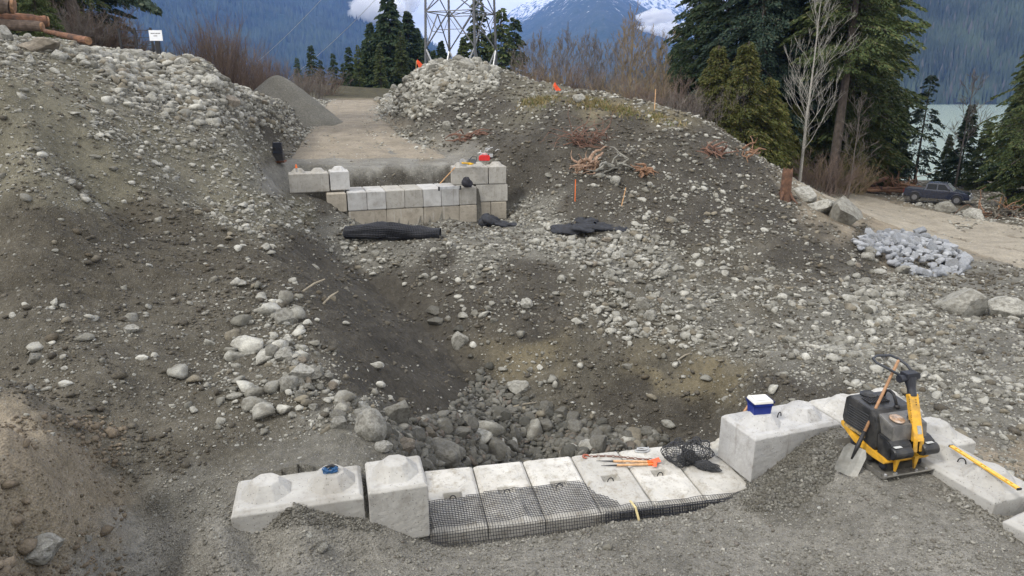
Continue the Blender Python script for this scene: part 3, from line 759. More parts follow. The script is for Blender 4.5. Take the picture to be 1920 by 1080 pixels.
o = scatter_mesh('rubble', P[big], size[big], M_rubble, 2, 2, ang=1.1, flat=.66, sink=.38); setp(o, 'fist to head sized grey stones strewn over the banks', 'rubble', kind='stuff')
print('rubble', (~big).sum(), big.sum())
M_clod = rock_mat('soil_clod', (.075, .068, .055), (.125, .113, .09), (.10, .085, .062), dirt=(.06, .054, .045))
M_clod2 = rock_mat('tan_clod', (.13, .105, .078), (.21, .175, .13), (.10, .085, .06), dirt=(.09, .075, .055))
rr, x, y, z, px, py, t, rg = sample_ground(260000, 15, 45)
lowr = (px < 260) & (py > 780) & (px < 260 - (px - 120) * .2)
a_, b_ = local(x, y, UW0, UU); wallz = (a_ > -3.5) & (a_ < 6.6) & (b_ > 0) & (b_ < 5.5)
cl = np.clip(vn(x * 1.3, y * 1.3, 81) + vn(x * 4, y * 4, 83) - .75, 0, 1)
k = (rr.rand(len(x)) < np.where(lowr, .8, .30) * (.15 + cl * 1.6) * np.where((rg[:, 4] < .2) & ~lowr, .25, 1) * np.clip(1.5 - rg[:, 4], .25, 1.2)) & ~clear_mask(x, y) & (t < 42) & ~((py > 900) & (px > 260)) & ~((px > 1350) & (y < 9.2)) & ((rg[:, 0] < .165) | lowr) & ~wallz
x, y, z, t, lowr = x[k], y[k], z[k], t[k], lowr[k]
size = np.clip(np.maximum(.025, .0032 * t) * (rr.rand(len(x)) + 1e-3) ** -.35, 0, .22)
P = np.stack([x, y, z], -1)
o = scatter_mesh('soil_clods', P[~lowr], size[~lowr], M_clod, 1, 6, ang=.7, flat=.6); setp(o, 'crumbled dark soil clods over the dug banks', 'soil', kind='stuff')
o = scatter_mesh('soil_clods', P[lowr], size[lowr], M_clod2, 1, 7, ang=.7, flat=.6); setp(o, 'tan soil clods on the near bank at bottom left', 'soil', kind='stuff')
print('clods', len(x))
# crushed gravel of the foreground pad
rr = np.random.RandomState(8)
n = 420000
s = S0 + (S1 - S0) * rr.rand(n); l = math.log(8) + (math.log(14) - math.log(8)) * rr.rand(n)
x = s * np.exp(l); y = np.exp(l) - OY; z = gz(x, y); px, py, t = proj(x, y, z)
rough_ = np.clip(np.exp(-((py - (1010 - (px - 850) * .10)) / 26.) ** 2) * ((px > 800) & (px < 1400)) + np.exp(-(((px - 1450) / 90.) ** 2 + ((py - 900) / 50.) ** 2)) * 1.3 + .35 * (vn(x * 2, y * 2, 91) > .5) + .42
                 + np.exp(-(((px - 560) / 160.) ** 2 + ((py - 965) / 25.) ** 2)), 0, 1.2)
a, b = local(x, y, LW0, UL)
inpad = (px > 200) & (py > 880) & (px < 1980) & (py < 1110) & ~((a > -.05) & (a < 5) & (b > -.1) & (b < 1.8)) & (y < 9) & (RG is not None)
inpad &= ~((px < 430) & (py < 1000 - (430 - px) * -.2) & (px < 250 + (1080 - py) * .2))
inpad |= (px > 1390) & (px < 1800) & (py > 800) & (y < 9.1 + 0 * x)
k = inpad & (rr.rand(n) < rough_ * .55)
x, y, z = x[k], y[k], z[k]
size = np.clip(.013 * (rr.rand(len(x)) + 1e-3) ** -.34, 0, .06)
o = scatter_mesh('crushed_gravel', np.stack([x, y, z], -1), size, M_gravelstuff, 1, 4, ang=.9, flat=.6, sink=.2); setp(o, 'dark grey crushed gravel of the foreground pad', 'gravel', kind='stuff')
print('gravel', len(x))

RP = {}
def rock_mesh(style, k):
    key = (style, k)
    if key not in RP:
        ang, fl = {'round': (.62, .75), 'ang': (1.0, .7), 'sharp': (1.15, .75)}[style]
        V, F = rock_shape(4 if k >= 100 else 3, 900 + k * 7 + len(style), ang, 8)
        RP[key] = npmesh('stone', V, F)
        RP[key].polygons.foreach_set('use_smooth', [False] * len(F))
    return RP[key]
STONES = [0]
def stone(px, py, wpx, mat, style='ang', asp=.75, label=None, cat='boulder', group=None, name='boulder', lift=0.0, seed=None, rot=None, own=False, tilt=.25, sink=.28, tmin=4):
    STONES[0] += 1; sd = seed if seed is not None else STONES[0]
    r_ = random.Random(sd)
    p, t = hit(px, py, tmin)
    w = wpx * t / 1280
    me = rock_mesh(style, (100 + sd) if own else sd % 12)
    if mat not in list(me.materials):
        if len(me.materials): 
            me = me.copy(); me.materials.clear()
        me.materials.append(mat)
    o = bpy.data.objects.new(name, me); COL.objects.link(o)
    h = w * asp
    o.scale = (w * .54, w * .54 * r_.uniform(.75, 1), h * .55)
    if seed == 43: sink, tilt = .55, .05
    o.location = (p.x, p.y + w * .2, p.z + h * (.5 - sink) + lift)
    o.rotation_euler = (r_.uniform(-tilt, tilt), r_.uniform(-tilt, tilt) if rot is None else rot, r_.uniform(0, 6.28) if rot is None else 0)
    return setp(o, label, cat, group)
# singled-out boulders
for q in [
 (690, 822, 76, M_boulder, 'round', .85, 'large pale rounded boulder above the end block, tan on its lower side', 33),
 (742, 795, 62, M_boulder, 'ang', 1.0, 'leaning wedge of grey rock just right of the pale tan boulder', 12),
 (752, 850, 60, M_boulder, 'round', .6, 'flat mossy-looking grey boulder behind the upright end block', 4),
 (826, 868, 75, M_wet, 'round', .7, 'big olive grey boulder sloping down behind the first slab', 5),
 (930, 868, 52, M_wet, 'sharp', .95, 'pointed triangular brown boulder standing behind the second slab', 6),
 (534, 612, 46, M_boulder, 'ang', .9, 'speckled pointed boulder on the rim of the dark dirt slope', 7),
 (508, 672, 42, M_boulder, 'round', .85, 'round brown boulder at the head of the rubble line above the slope', 8),
 (560, 712, 60, M_boulder, 'ang', .65, 'broad pale boulder in the rubble line below the round brown boulder', 9),
 (535, 675, 45, M_boulder, 'ang', .6, 'pale slab-like stone tucked against the round brown boulder', 10),
 (862, 652, 34, M_boulder, 'round', 1.1, 'mottled egg-shaped boulder at the foot of the dark dirt slope', 11),
 (812, 590, 34, M_wet, 'ang', .8, 'dark brown boulder, topmost of the little cluster in the gully', 13),
 (818, 612, 36, M_wet, 'ang', .7, 'dark boulder directly under the topmost gully boulder', 14),
 (970, 740, 48, M_boulder, 'ang', .7, 'flat topped grey boulder where the gully meets the yellow soil', 15),
 (1810, 590, 96, M_boulder, 'ang', .66, 'largest smooth grey boulder on the right flat, sloping to its right', 16),
 (1898, 595, 74, M_boulder, 'round', .6, 'grey boulder cut by the right edge of the photo', 17),
 (1584, 420, 84, M_boulder, 'ang', .92, 'huge square pale boulder with reddish patches beside the dirt road', 18),
 (1540, 398, 46, M_boulder, 'ang', .8, 'pale leaning boulder just left of the huge square one', 19),
 (1510, 372, 56, M_boulder, 'round', .5, 'whitish rounded boulder beside the wooden stump', 20),
 (1632, 482, 26, M_boulder, 'round', 1.0, 'olive boulder at the left foot of the blue grey riprap pile', 21),
 (1208, 578, 32, M_boulder, 'ang', .9, 'pale blocky stone in the middle of the stony face', 22),
 (985, 578, 26, M_boulder, 'sharp', .9, 'angular pale stone sticking from the dark face below the bench', 23),
 (1352, 178+12, 30, M_boulder, 'round', .6, None, 24),
 (1085, 192, 28, M_boulder, 'round', .8, 'rounded grey boulder on the crest right of the orange flag', 25),
 (1356, 290, 28, M_boulder, 'round', .7, 'pale boulder on the right shoulder of the dirt mound', 26),
 (1155, 345, 24, M_boulder, 'round', .8, 'grey stone under the split pale roots', 27),
 (60, 98, 92, M_boulder, 'sharp', .38, 'broad pale slab of rock on the left ridge under the logs', 28),
 (8, 75, 34, M_boulder, 'sharp', 1.1, 'upright pale rock at the left edge under the log pile', 29),
 (108, 110, 32, M_boulder, 'round', .7, 'round pinkish boulder beside the broad pale slab', 30),
 (255, 112, 50, M_boulder, 'round', .5, 'wide pinkish grey boulder on the left ridge below the gate', 31),
 (305, 162, 34, M_boulder, 'round', .45, 'bright whitish boulder halfway down the left ridge', 32),
 (428, 200, 40, M_boulder, 'ang', .8, 'largest dark brown boulder low on the left ridge', 34),
 (395, 165, 40, M_boulder, 'round', .8, 'grey boulder above the dark brown one on the left ridge', 35),
 (872, 132, 42, M_boulder, 'round', .6, 'big smooth boulder near the top of the rock heap', 36),
 (862, 116, 28, M_boulder, 'round', .6, 'topmost boulder of the rock heap under the pylon', 37),
 (812, 135, 27, M_boulder, 'ang', 1.0, 'upright pointed boulder left of the rock heap top', 38),
 (770, 190, 36, M_boulder, 'ang', .7, 'pale boulder on the left side of the rock heap beside the haul road', 39),
 (742, 218, 14, M_boulder, 'round', 1.3, 'small upright pale stone at the foot of the rock heap', 40),
 (838, 245, 24, M_boulder, 'ang', .9, 'angular pale boulder low on the rock heap', 41),
 (604, 1036, 28, M_boulder, 'round', .55, 'lone brown rock lying on the foreground gravel', 42),
 (62, 1045, 100, M_boulder, 'round', .5, 'half buried olive boulder in the near bank at bottom left', 43),
 (163, 1018, 16, M_boulder, 'round', .9, 'small yellowish stone at the foot of the near bank', 44),
 (60, 680, 34, M_boulder, 'ang', .75, 'brown boulder alone near the left edge of the tracked slope', 45),
 (240, 625, 34, M_boulder, 'ang', .5, 'flat brown stone in the middle of the tracked slope', 46),
 (1720, 362+8, 18, M_boulder, 'sharp', 1.0, 'pointed grey rock beside the rear of the pickup', 47),
]:
    if q[6] is None: continue
    o = stone(q[0], q[1], q[2], q[3], q[4], q[5], q[6], seed=q[7], own=q[2] > 40, tmin=12 if q[1] < 500 else 4)
# families
def family(n, region_fn, w0, w1, mat, style, label, group, seed, asp=(.55, .9), lift=None, name='boulder', cat='boulder', mind=.8, tmin=6):
    r_ = random.Random(seed); done = []; tries = 0
    while len(done) < n and tries < n * 60:
        tries += 1
        q = region_fn(r_)
        if q is None: continue
        w = w0 + (w1 - w0) * r_.random() ** 1.8
        if any((q[0] - d[0]) ** 2 + (1.6 * (q[1] - d[1])) ** 2 < (mind * .5 * (w + d[2])) ** 2 for d in done): continue
        done.append((q[0], q[1], w))
        stone(q[0], q[1], w, mat, style if isinstance(style, str) else r_.choice(style), r_.uniform(*asp), label(q[0], q[1], w) if callable(label) else label, cat, group, name, lift(q[0], q[1]) if lift else 0, tmin=tmin)
    return done
def poly(P):
    xs = [p[0] for p in P]; ys = [p[1] for p in P]
    def f(r_):
        x, y = r_.uniform(min(xs), max(xs)), r_.uniform(min(ys), max(ys)); c = False; j = len(P) - 1
        for i in range(len(P)):
            if (P[i][1] > y) != (P[j][1] > y) and x < (P[j][0] - P[i][0]) * (y - P[i][1]) / (P[j][1] - P[i][1]) + P[i][0]: c = not c
            j = i
        return (x, y) if c else None
    return f
family(90, poly([(700,860),(735,830),(830,800),(880,790),(1010,765),(1060,790),(1140,800),(1245,822),(1240,840),(1130,850),(1000,872),(880,885),(780,890)]), 20, 48, M_wet, ('round', 'round', 'ang'),
       lambda x_, y_, w_: ('larger' if w_ > 30 else 'smaller') + ' dark wet-looking cobble in the creek bed ' + ('between the end block and the second slab' if x_ < 900 else 'behind the second and third slabs' if x_ < 1010 else 'behind the third and fourth slabs' if x_ < 1110 else 'behind the fifth and sixth slabs'), 'cobbles in the creek bed', 71, tmin=10.5, mind=.62)
family(14, poly([(830,640),(860,620),(1000,740),(1040,780),(980,775),(880,690)]), 14, 30, M_wet, ('round', 'ang'), 'cobble in the narrow gully at the foot of the dark slope', 'cobbles in the narrow gully', 72, tmin=12)
def pile_lift(x, y):
    return .50 * max(0, 1 - ((x - 1705) / 105) ** 2 - ((y - 474) / 38) ** 2)
family(70, poly([(1598,448),(1650,437),(1760,462),(1815,482),(1812,515),(1740,520),(1680,505),(1610,470)]), 16, 34, M_riprap, ('sharp', 'ang'), lambda x_, y_, w_: ('large' if w_ > 23 else 'small') + ' blue grey rock ' + ('on the roadside edge' if y_ < 462 else 'in the middle band' if y_ < 490 else 'at the bottom edge') + ' of the riprap pile, ' + ('toward the mound' if x_ < 1705 else 'toward the open flat'), 'blue grey riprap rocks piled beside the dirt road', 73, lift=pile_lift, name='riprap_rock', cat='rock', mind=.5, tmin=18)
family(18, poly([(1600,470),(1700,515),(1740,560),(1640,570),(1580,540)]), 14, 30, M_boulder, ('round', 'ang'), 'olive grey stone spilling down below the riprap pile', 'stones below the riprap pile', 74, tmin=12)
family(40, poly([(705,190),(760,140),(800,118),(870,108),(935,128),(930,170),(850,170),(790,215),(720,205)]), 14, 30, M_boulder, ('round', 'ang'), lambda x_, y_, w_: ('big' if w_ > 21 else 'small') + ' pale grey boulder ' + ('near the top' if y_ < 150 else 'halfway up' if y_ < 180 else 'at the foot') + ' of the rock heap' + (' on the haul road side' if x_ < 820 else ' on the mound side'), 'boulders of the rock heap under the pylon', 75, tmin=30, mind=.7)
family(22, poly([(90,95),(200,90),(330,115),(440,170),(500,195),(470,225),(380,190),(290,185),(180,125)]), 14, 30, M_boulder, ('round', 'ang'), lambda x_, y_, w_: ('big' if w_ > 21 else 'small') + ' grey boulder on the stony left ridge ' + ('below the logs' if x_ < 210 else 'below the white sign' if x_ < 340 else 'near the reddish shrubs' if x_ < 430 else 'above the small black compactor'), 'boulders along the left ridge', 76, tmin=14)
family(26, poly([(500,650),(560,665),(660,735),(730,800),(760,850),(690,845),(600,780),(520,720)]), 18, 44, M_boulder, ('round', 'ang'), lambda x_, y_, w_: ('big' if w_ > 28 else 'small') + ' grey stone in the rubble line, ' + ('at its upper end by the speckled boulder' if y_ < 710 else 'in its middle stretch' if y_ < 780 else 'at its lower end near the end block'), 'stones along the top of the dark slope', 77, tmin=7)
family(26, poly([(990,430),(1040,455),(1200,450),(1260,500),(1240,620),(1180,580),(1060,480)]), 14, 28, M_boulder, ('round', 'ang'), lambda x_, y_, w_: ('big' if w_ > 20 else 'small') + ' pale stone ' + ('on the flat bench' if y_ < 475 else 'on the stony face') + ' below the crumpled black sheet, ' + ('its left half' if x_ < 1120 else 'its right half'), 'pale stones below the crumpled black sheet', 78, tmin=16)

def fill(name, P_, n, s0, s1, mat, label, seed, liftf=None, tmin=8):
    r_ = random.Random(seed); f_ = poly(P_); Q = []; S_ = []
    while len(Q) < n:
        q = f_(r_)
        if q is None: continue
        h_, t_ = hit(q[0], q[1], tmin); Q.append((h_.x, h_.y, h_.z + (liftf(*q) * .85 if liftf else 0))); S_.append(s0 + (s1 - s0) * r_.random() ** 2)
    o = scatter_mesh(name, np.array(Q), np.array(S_), mat, 2, seed, ang=1.1, flat=.75, sink=.3); setp(o, label, 'rubble', kind='stuff')
fill('creek_rubble', [(690,850),(735,800),(830,780),(900,700),(960,740),(1020,768),(1060,790),(1140,800),(1260,820),(1240,840),(1130,850),(1000,872),(880,885),(780,890)], 2600, .07, .30, M_wetstuff, 'small dark stones filling the creek bed between the cobbles', 12, tmin=10.5)
M_ripstuff = rock_mat('blasted_rock_small', (.21, .225, .25), (.37, .385, .41), (.27, .28, .30), dirt=(.22, .22, .21), dirt_amt=.3)
fill('riprap_rubble', [(1598,448),(1650,436),(1760,460),(1815,482),(1812,515),(1740,522),(1680,508),(1610,472)], 420, .16, .42, M_ripstuff, 'smaller blue grey broken rock between the riprap rocks', 13, pile_lift, 18)
fill('heap_rubble', [(705,195),(760,142),(800,122),(870,112),(935,130),(930,175),(850,175),(790,225),(720,215)], 1500, .14, .55, M_rubble, 'smaller broken stone between the boulders of the rock heap', 14, None, 30)
fill('ridge_rubble', [(90,100),(200,95),(330,120),(440,170),(560,215),(600,235),(560,270),(500,240),(380,200),(290,195),(180,135)], 1300, .10, .42, M_rubble, 'broken stone strewn along the left ridge', 15, None, 14)

# ---------------------------------------------------------------- concrete blocks
def knob(mb, x, y, z, r=.31, h=.15, sx=1.0, n=8):
    V = []
    for rr_, zz in ((r, z - .002), (r * .52, z + h)):
        for k_ in range(n):
            t_ = 2 * pi * (k_ + .5) / n
            V.append((x + rr_ * cos(t_) * sx, y + rr_ * sin(t_), zz))
    mb.add(V, [(k_, (k_ + 1) % n, n + (k_ + 1) % n, n + k_) for k_ in range(n)] + [tuple(range(n, 2 * n))])
def loop_part(x, y, z, parent, ang=0, r=.045, h=.07):
    mb = MB()
    ptsl = [(x + cos(ang) * r * cos(a), y + sin(ang) * r * cos(a), z + h * max(sin(a), -.3)) for a in np.linspace(-.3, pi + .3, 11)]
    mb.tube(ptsl, .008, 6)
    mb.build('lifting_loop', M_dark, parent, smooth=True, fix=False)
def block(cx, cy, ztop, ang, Lx, Ly, H, knobs, mat, label, group, loops=(), pocket=False, ch=.035, name='concrete_block', cat='concrete block', tilt=(0, 0)):
    """block with chamfered edges; length Lx along ang"""
    mb = MB(); a, b = Lx / 2, Ly / 2
    def ring(i, z): return [(-a + i, -b + i, z), (a - i, -b + i, z), (a - i, b - i, z), (-a + i, b - i, z)]
    rings = [ring(ch, 0), ring(0, ch), ring(0, H - ch), ring(ch, H)]
    V = sum(rings, []); F = [(3, 2, 1, 0)]
    for r_ in range(3):
        for k_ in range(4): F.append((r_ * 4 + k_, r_ * 4 + (k_ + 1) % 4, r_ * 4 + 4 + (k_ + 1) % 4, r_ * 4 + 4 + k_))
    if pocket:
        pw, pl = .13, .085
        V += [(-pl, -pw, H), (pl, -pw, H), (pl, pw, H), (-pl, pw, H), (-pl + .02, -pw + .02, H - .09), (pl - .02, -pw + .02, H - .09), (pl - .02, pw - .02, H - .09), (-pl + .02, pw - .02, H - .09)]
        for k_ in range(4):
            F.append((12 + k_, 12 + (k_ + 1) % 4, 16 + (k_ + 1) % 4, 16 + k_)); F.append((16 + k_, 16 + (k_ + 1) % 4, 20 + (k_ + 1) % 4, 20 + k_))
        F.append((20, 21, 22, 23))
    else: F.append((12, 13, 14, 15))
    mb.add(V, F)
    for kx, ky in knobs: knob(mb, kx, ky, H)
    if pocket:
        for sx_ in (-1, 1):
            n_k = 8; cxk = sx_ * Lx * .27
            V2 = [(cxk + rr_ * cos(2 * pi * (q_ + .5) / 8), rr_ * sin(2 * pi * (q_ + .5) / 8), z_) for rr_, z_ in ((.265, H - .001), (.25, H + .010)) for q_ in range(8)]
            mb.add(V2, [(q_, (q_ + 1) % 8, 8 + (q_ + 1) % 8, 8 + q_) for q_ in range(8)] + [tuple(range(8, 16))])
    # small chips and unevenness
    o = mb.build(name, mat)
    o.location = (cx, cy, ztop - H); o.rotation_euler = (tilt[0], tilt[1], ang)
    bv = o.modifiers.new('bevel', 'BEVEL'); bv.width = .012; bv.segments = 2; bv.limit_method = 'ANGLE'; bv.angle_limit = radians(25)
    if cy < 14:
        ss = o.modifiers.new('sub', 'SUBSURF'); ss.subdivision_type = 'SIMPLE'; ss.levels = ss.render_levels = 4
        for nm_, sz_, st_ in (('wear', .22, .008), ('chip', .05, .006)):
            tx_ = bpy.data.textures.get(nm_) or bpy.data.textures.new(nm_, 'CLOUDS'); tx_.noise_scale = sz_; tx_.noise_depth = 3
            dm = o.modifiers.new(nm_, 'DISPLACE'); dm.texture = tx_; dm.strength = st_; dm.texture_coords = 'GLOBAL'; dm.mid_level = .55
    setp(o, label, cat, group)
    for lx, ly, la_ in loops: loop_part(lx, ly, H - (.07 if pocket else -.0), o, la_)
    return o
BL = .75
angL = math.atan2(UL.y, UL.x)
names = ['first', 'second', 'third', 'fourth', 'fifth', 'sixth', 'seventh']
for i in range(7):
    c = LW0 + UL * (.02 + .375 + i * .762) + NL * .75
    block(c.x, c.y, 0, angL + pi / 2, 1.5, BL, .75, [], M_conctop,
          ['first flat slab block, against the upright end block, its pocket full of dirt', 'second flat slab block from the upright end block, half under black mesh', 'third flat slab block, half under black mesh, no tools on it', 'fourth flat slab block, with the rusty chain hook lying on it',
           'fifth flat slab block, with orange stakes across its pocket', 'sixth flat slab block, under the tangled heap of black mesh', 'last flat slab block, mostly under the tall right corner block'][i],
          'slab blocks of the lower course', loops=[(0, 0, pi / 2)], pocket=True, ch=.05, name='slab_block', cat='concrete block')
ub_ = 'upper blocks of the lower wall'
c = Vector((-1.47, 7.60)); a_e = .26
block(c.x, c.y, .76, a_e, .72, .74, .78, [(0, .02)], M_conc, 'upright square concrete block beside the mesh, tallest of the left blocks', ub_, loops=[(0, .02 + .0, .3)])
o = block(-2.60, 7.33, .72, .262, 1.5, .76, .75, [(-.38, .02), (.38, .02)], M_conc, 'long concrete block with two knobs, blue rope on it, half buried in gravel', ub_, ch=.05)
block(3.95, 9.10, .75, .335, 1.5, .78, .75, [(-.37, 0), (.37, 0)], M_concwhite, 'tall corner block with the blue cooler on top', ub_, loops=[(0, .03, .3)], ch=.045)
block(5.42, 9.56, .75, .30, 1.46, .78, .75, [(-.37, 0), (.37, 0)], M_conc, 'knobbed block behind the black engine hood of the compactor', ub_, ch=.045)
block(6.02, 8.78, .70, -1.30, .74, .74, .7, [(0, 0)], M_conc, 'half hidden block right behind the yellow compactor handle', ub_, ch=.045)
block(5.81, 7.83, .75, -1.25, 1.5, .78, .7, [(-.37, 0), (.37, 0)], M_conc, 'two-knob block carrying the yellow spirit level', ub_, loops=[(0, .0, .6)], ch=.05)
block(6.34, 6.30, .66, -1.10, 1.5, .80, .7, [(-.37, 0), (.37, 0)], M_conc, 'last block of the right row, cut by the edge of the photo', ub_, ch=.05)

# upper abutment
angU = math.atan2(UU.y, UU.x)
uwl = (UW0 - Vector(ua[:2])).length
LU = (Vector(ub[:2]) - Vector(ua[:2])).length
st = LU / 7
gU = 'blocks of the far abutment wall'
def ublock(u0, length, depth, v0, ztop, mat, label, kn=True, extra=0):
    c = UW0 + UU * (u0 + length / 2) + UN * (v0 + depth / 2)
    kl = [(-.37, 0), (.37, 0)] if length > 1.2 else [(0, 0)]
    return block(c.x, c.y, ztop, angU + extra, length - .015, depth, .745, kl if kn else [], mat, label, gU, ch=.03)
mats2 = [M_concwhite, M_concwhite, M_concgrey, M_concgrey, M_concwhite, M_concwhite, M_concgrey]
hl = ['bluish grey square block end, first after the buried tan one', 'pale square block end between the bluish and the smooth grey ones', 'smooth light grey square block end, third in the middle course', 'darkest brown grey square block end in the middle course', 'streaked pale square block end right of the darkest one', 'bright square block end under the grey level', 'rough pale square block end under the black bag']
for i in range(7): ublock(i * st, st, 1.5, 0, 1.5, mats2[i], hl[i], kn=False)
ublock(-st - .03, st, .75, .0, 1.48, M_conctan, 'tan square block end half buried in the left bank', kn=False)
for i, lb in enumerate(['left long bottom block, half buried behind the geogrid roll', 'middle long bottom block, cracked near its left joint', 'right long bottom block in the far wall']):
    ublock(i * 2 * st, 2 * st, .75, .02, .748, M_conctan, lb, kn=False)
ublock(6 * st, st, .75, .0, .748, M_conctan, 'dark stained square bottom block right of the long ones', kn=False)
# left top
l0 = (ptz(543, 360, 1.5)); l1 = ptz(614, 358, 1.5)
v_l = local(l0[0], l0[1], UW0, UU)
ublock(v_l[0], 1.5, .75, .35, 2.25, M_concgrey, 'weathered long block on the top course at the far left end')
ublock(v_l[0] + 1.53, .75, .75, .33, 2.29, M_concwhite, 'whitest square block beside the weathered long one, far left')
# right wing, set back a little
w0 = Vector(ptz(896, 379.5, .75)[:2]); w1 = Vector(ptz(952, 377.7, .75)[:2]); 
WU = unit(w0, w1); WN = Vector((-WU.y, WU.x)); wl = (w1 - w0).length; angW = math.atan2(WU.y, WU.x)
def wblock(u0, length, v0, ztop, mat, label, H=.745):
    c = w0 + WU * (u0 + length / 2) + WN * (v0 + .375)
    kl = [(-.37, 0), (.37, 0)] if length > 1.2 else [(0, 0)]
    block(c.x, c.y, ztop, angW, length - .015, .75, H, kl if ztop > 2 else [], mat, label, gU, ch=.03)
wblock(-.05, wl * .47, .02, .748, M_conctan, 'left bottom block of the right wing, beside the dark stained one')
wblock(-.05 + wl * .47, wl * .53, .0, .748, M_conctan, 'right bottom corner block with pale streaks, far wall')
wblock(-.08, wl + .08, .0, 1.50, M_concgrey, 'long grey middle block of the right wing, directly under the top pair')
t0_ = ptz(850, 347, 1.5); tA = local(t0_[0], t0_[1], w0, WU)
wblock(-1.05, 1.5, -.02, 2.25, M_concgrey, 'long top block carrying the red fuel can, far wall right end')
wblock(.47, .76, -.02, 2.25, M_concgrey, 'square top corner block at the far wall right end')

# ---------------------------------------------------------------- geogrid drape, strap, net heap
def wire_obj(name, V, F, th, mat, parent=None):
    o = link(name, npmesh(name, V, F), mat, parent)
    w = o.modifiers.new('ribs', 'WIREFRAME'); w.thickness = th; w.use_replace = True; w.use_even_offset = False; w.use_boundary = True
    return o
te = [(798,943),(860,934),(905,926),(912,912),(1000,903),(1065,889),(1085,900),(1105,915),(1120,927),(1205,912),(1300,903),(1392,897)]
tl = [local(*ptz(q[0], q[1], 0)[:2], LW0, UL) for q in te]
tu = np.array([q[0] for q in tl]); tv = np.array([q[1] for q in tl])
NU = 150; us = np.linspace(.0, 5.2, NU)
vt = np.maximum(np.interp(us, tu, tv), .02); vt = np.where(us > 2.55, np.minimum(vt, .045), vt); vt = np.where(us > 2.2, np.minimum(vt, .05 + np.maximum(0, 2.62 - us) * 1.7), vt)
def drape(us, vt, dvs, off, drop, seed):
    V = []; K = []
    for j, s_ in enumerate(dvs):
        for i, u_ in enumerate(us):
            wob = .05 * (vn(u_ * 2.1, s_ * 2.5, seed) - .5) + .010 * math.sin(u_ * 9 + seed)
            if s_ >= 0:
                v, z_ = s_ + wob * .5, .016 + off + .022 * max(0, vn(u_ * 4, s_ * 4, seed + 1) - .4) * 2 + .02 * math.exp(-((u_ - 2.3) / .06) ** 2) + .02 * math.exp(-((u_ - 1.25) / .05) ** 2)
            else:
                k_ = -s_; v = -.035 - off - .12 * sm(k_, 0, .35) - .05 * max(0, vn(u_ * 2.2, k_ * 3, seed + 2) - .3); z_ = .01 - k_ * .93
            p = LW0 + UL * (u_ + wob) + NL * v
            V.append((p.x, p.y, z_)); K.append(s_ <= vt[i] + .001)
    n = len(us); F = []
    for j in range(len(dvs) - 1):
        for i in range(n - 1):
            q = (j * n + i, j * n + i + 1, (j + 1) * n + i + 1, (j + 1) * n + i)
            if all(K[a] for a in q): F.append(q)
    return V, F
V, F = drape(us, vt, np.arange(-.36, .74, .040), 0, 0, 3)
gg = wire_obj('geogrid_mesh', V, F, .010, M_plastic)
setp(gg, 'black plastic mesh sheet draped over the front edge of the slab blocks', 'mesh sheet')
us2 = np.linspace(2.35, 5.15, 74)
V, F = drape(us2, np.full(74, .0), np.arange(-.40, .04, .036), .02, 0, 9)
g2 = wire_obj('folded_layer', V, F, .013, M_plastic, gg)
us3 = np.linspace(2.5, 5.1, 60)
V, F = drape(us3, np.full(60, .0), np.arange(-.36, .03, .05), .05, 0, 15)
g2 = wire_obj('folded_layer', V, F, .012, M_plastic, gg)
# strip of mesh trapped under the corner block
mb = MB()
for k_ in range(5):
    o_ = k_ * .022
    mb.tube([Vector((3.30 + o_, 9.35, .04)), Vector((3.33 + o_, 9.0, .05 + .01 * k_)), Vector((3.38 + o_, 8.75, .06)), Vector((3.50 + o_, 8.5, .05)), Vector((3.62 + o_, 8.38, .02))], .010, 5)
for k_ in range(14):
    y_ = 9.3 - k_ * .065; mb.tube([(3.30 + (9.3 - y_) * .12, y_, .05), (3.40 + (9.3 - y_) * .2, y_ - .01, .06)], .006, 4)
setp(mb.build('mesh_strip', M_plastic), 'narrow folded strip of black mesh pinched along the foot of the corner block', 'mesh strip')
su = local(*ptz(1168, 918, .03)[:2], LW0, UL)[0]
def sp_(u_, v_, z_): q_ = LW0 + UL * u_ + NL * v_; return (q_.x, q_.y, z_)
mb = MB(); mb.bar(sp_(su - .02, .06, .07), sp_(su, -.09, .06), .032, .006); mb.bar(sp_(su, -.09, .06), sp_(su + .03, -.20, -.12), .032, .006); mb.bar(sp_(su + .03, -.20, -.12), sp_(su + .06, -.26, -.30), .032, .006)
setp(mb.build('strap', simple('yellow_webbing', (.50, .42, .22), .8)), 'pale yellow strap hanging down across the black mesh', 'strap')

def crumple(name, loc, lobes, th, label, cat, tail=None, seed=0, res=(30, 22), mat=None, solid=False, nz_=.35):
    V = []; F = []
    for li, (cx, cy, cz, rx, ry, rz, rot) in enumerate(lobes):
        nu, nv = res; b0 = len(V)
        for j in range(nv):
            for i in range(nu):
                a = 2 * pi * i / nu; e = -1.3 + 2.75 * j / (nv - 1)
                d = 1 + nz_ * (vn(3 + cos(a) * 1.5 + e * 1.2, 5 + sin(a) * 1.5 - e, seed + li) - .5) * 2 + nz_ * .35 * math.sin(a * 5 + e * 4 + li)
                x, y, z = rx * cos(a) * cos(e) * d, ry * sin(a) * cos(e) * d, rz * (sin(e) * d + .85)
                x, y = x * cos(rot) - y * sin(rot), x * sin(rot) + y * cos(rot)
                V.append((cx + x, cy + y, max(cz + z, .008)))
        for j in range(nv - 1):
            for i in range(nu): F.append((b0 + j * nu + i, b0 + j * nu + (i + 1) % nu, b0 + (j + 1) * nu + (i + 1) % nu, b0 + (j + 1) * nu + i))
    if solid:
        o = link(name, npmesh(name, V, F), mat or M_plastic, smooth=True)
    else: o = wire_obj(name, V, F, th, mat or M_plastic)
    o.location = loc; return setp(o, label, cat)
p = ptz(1290, 868, 0)
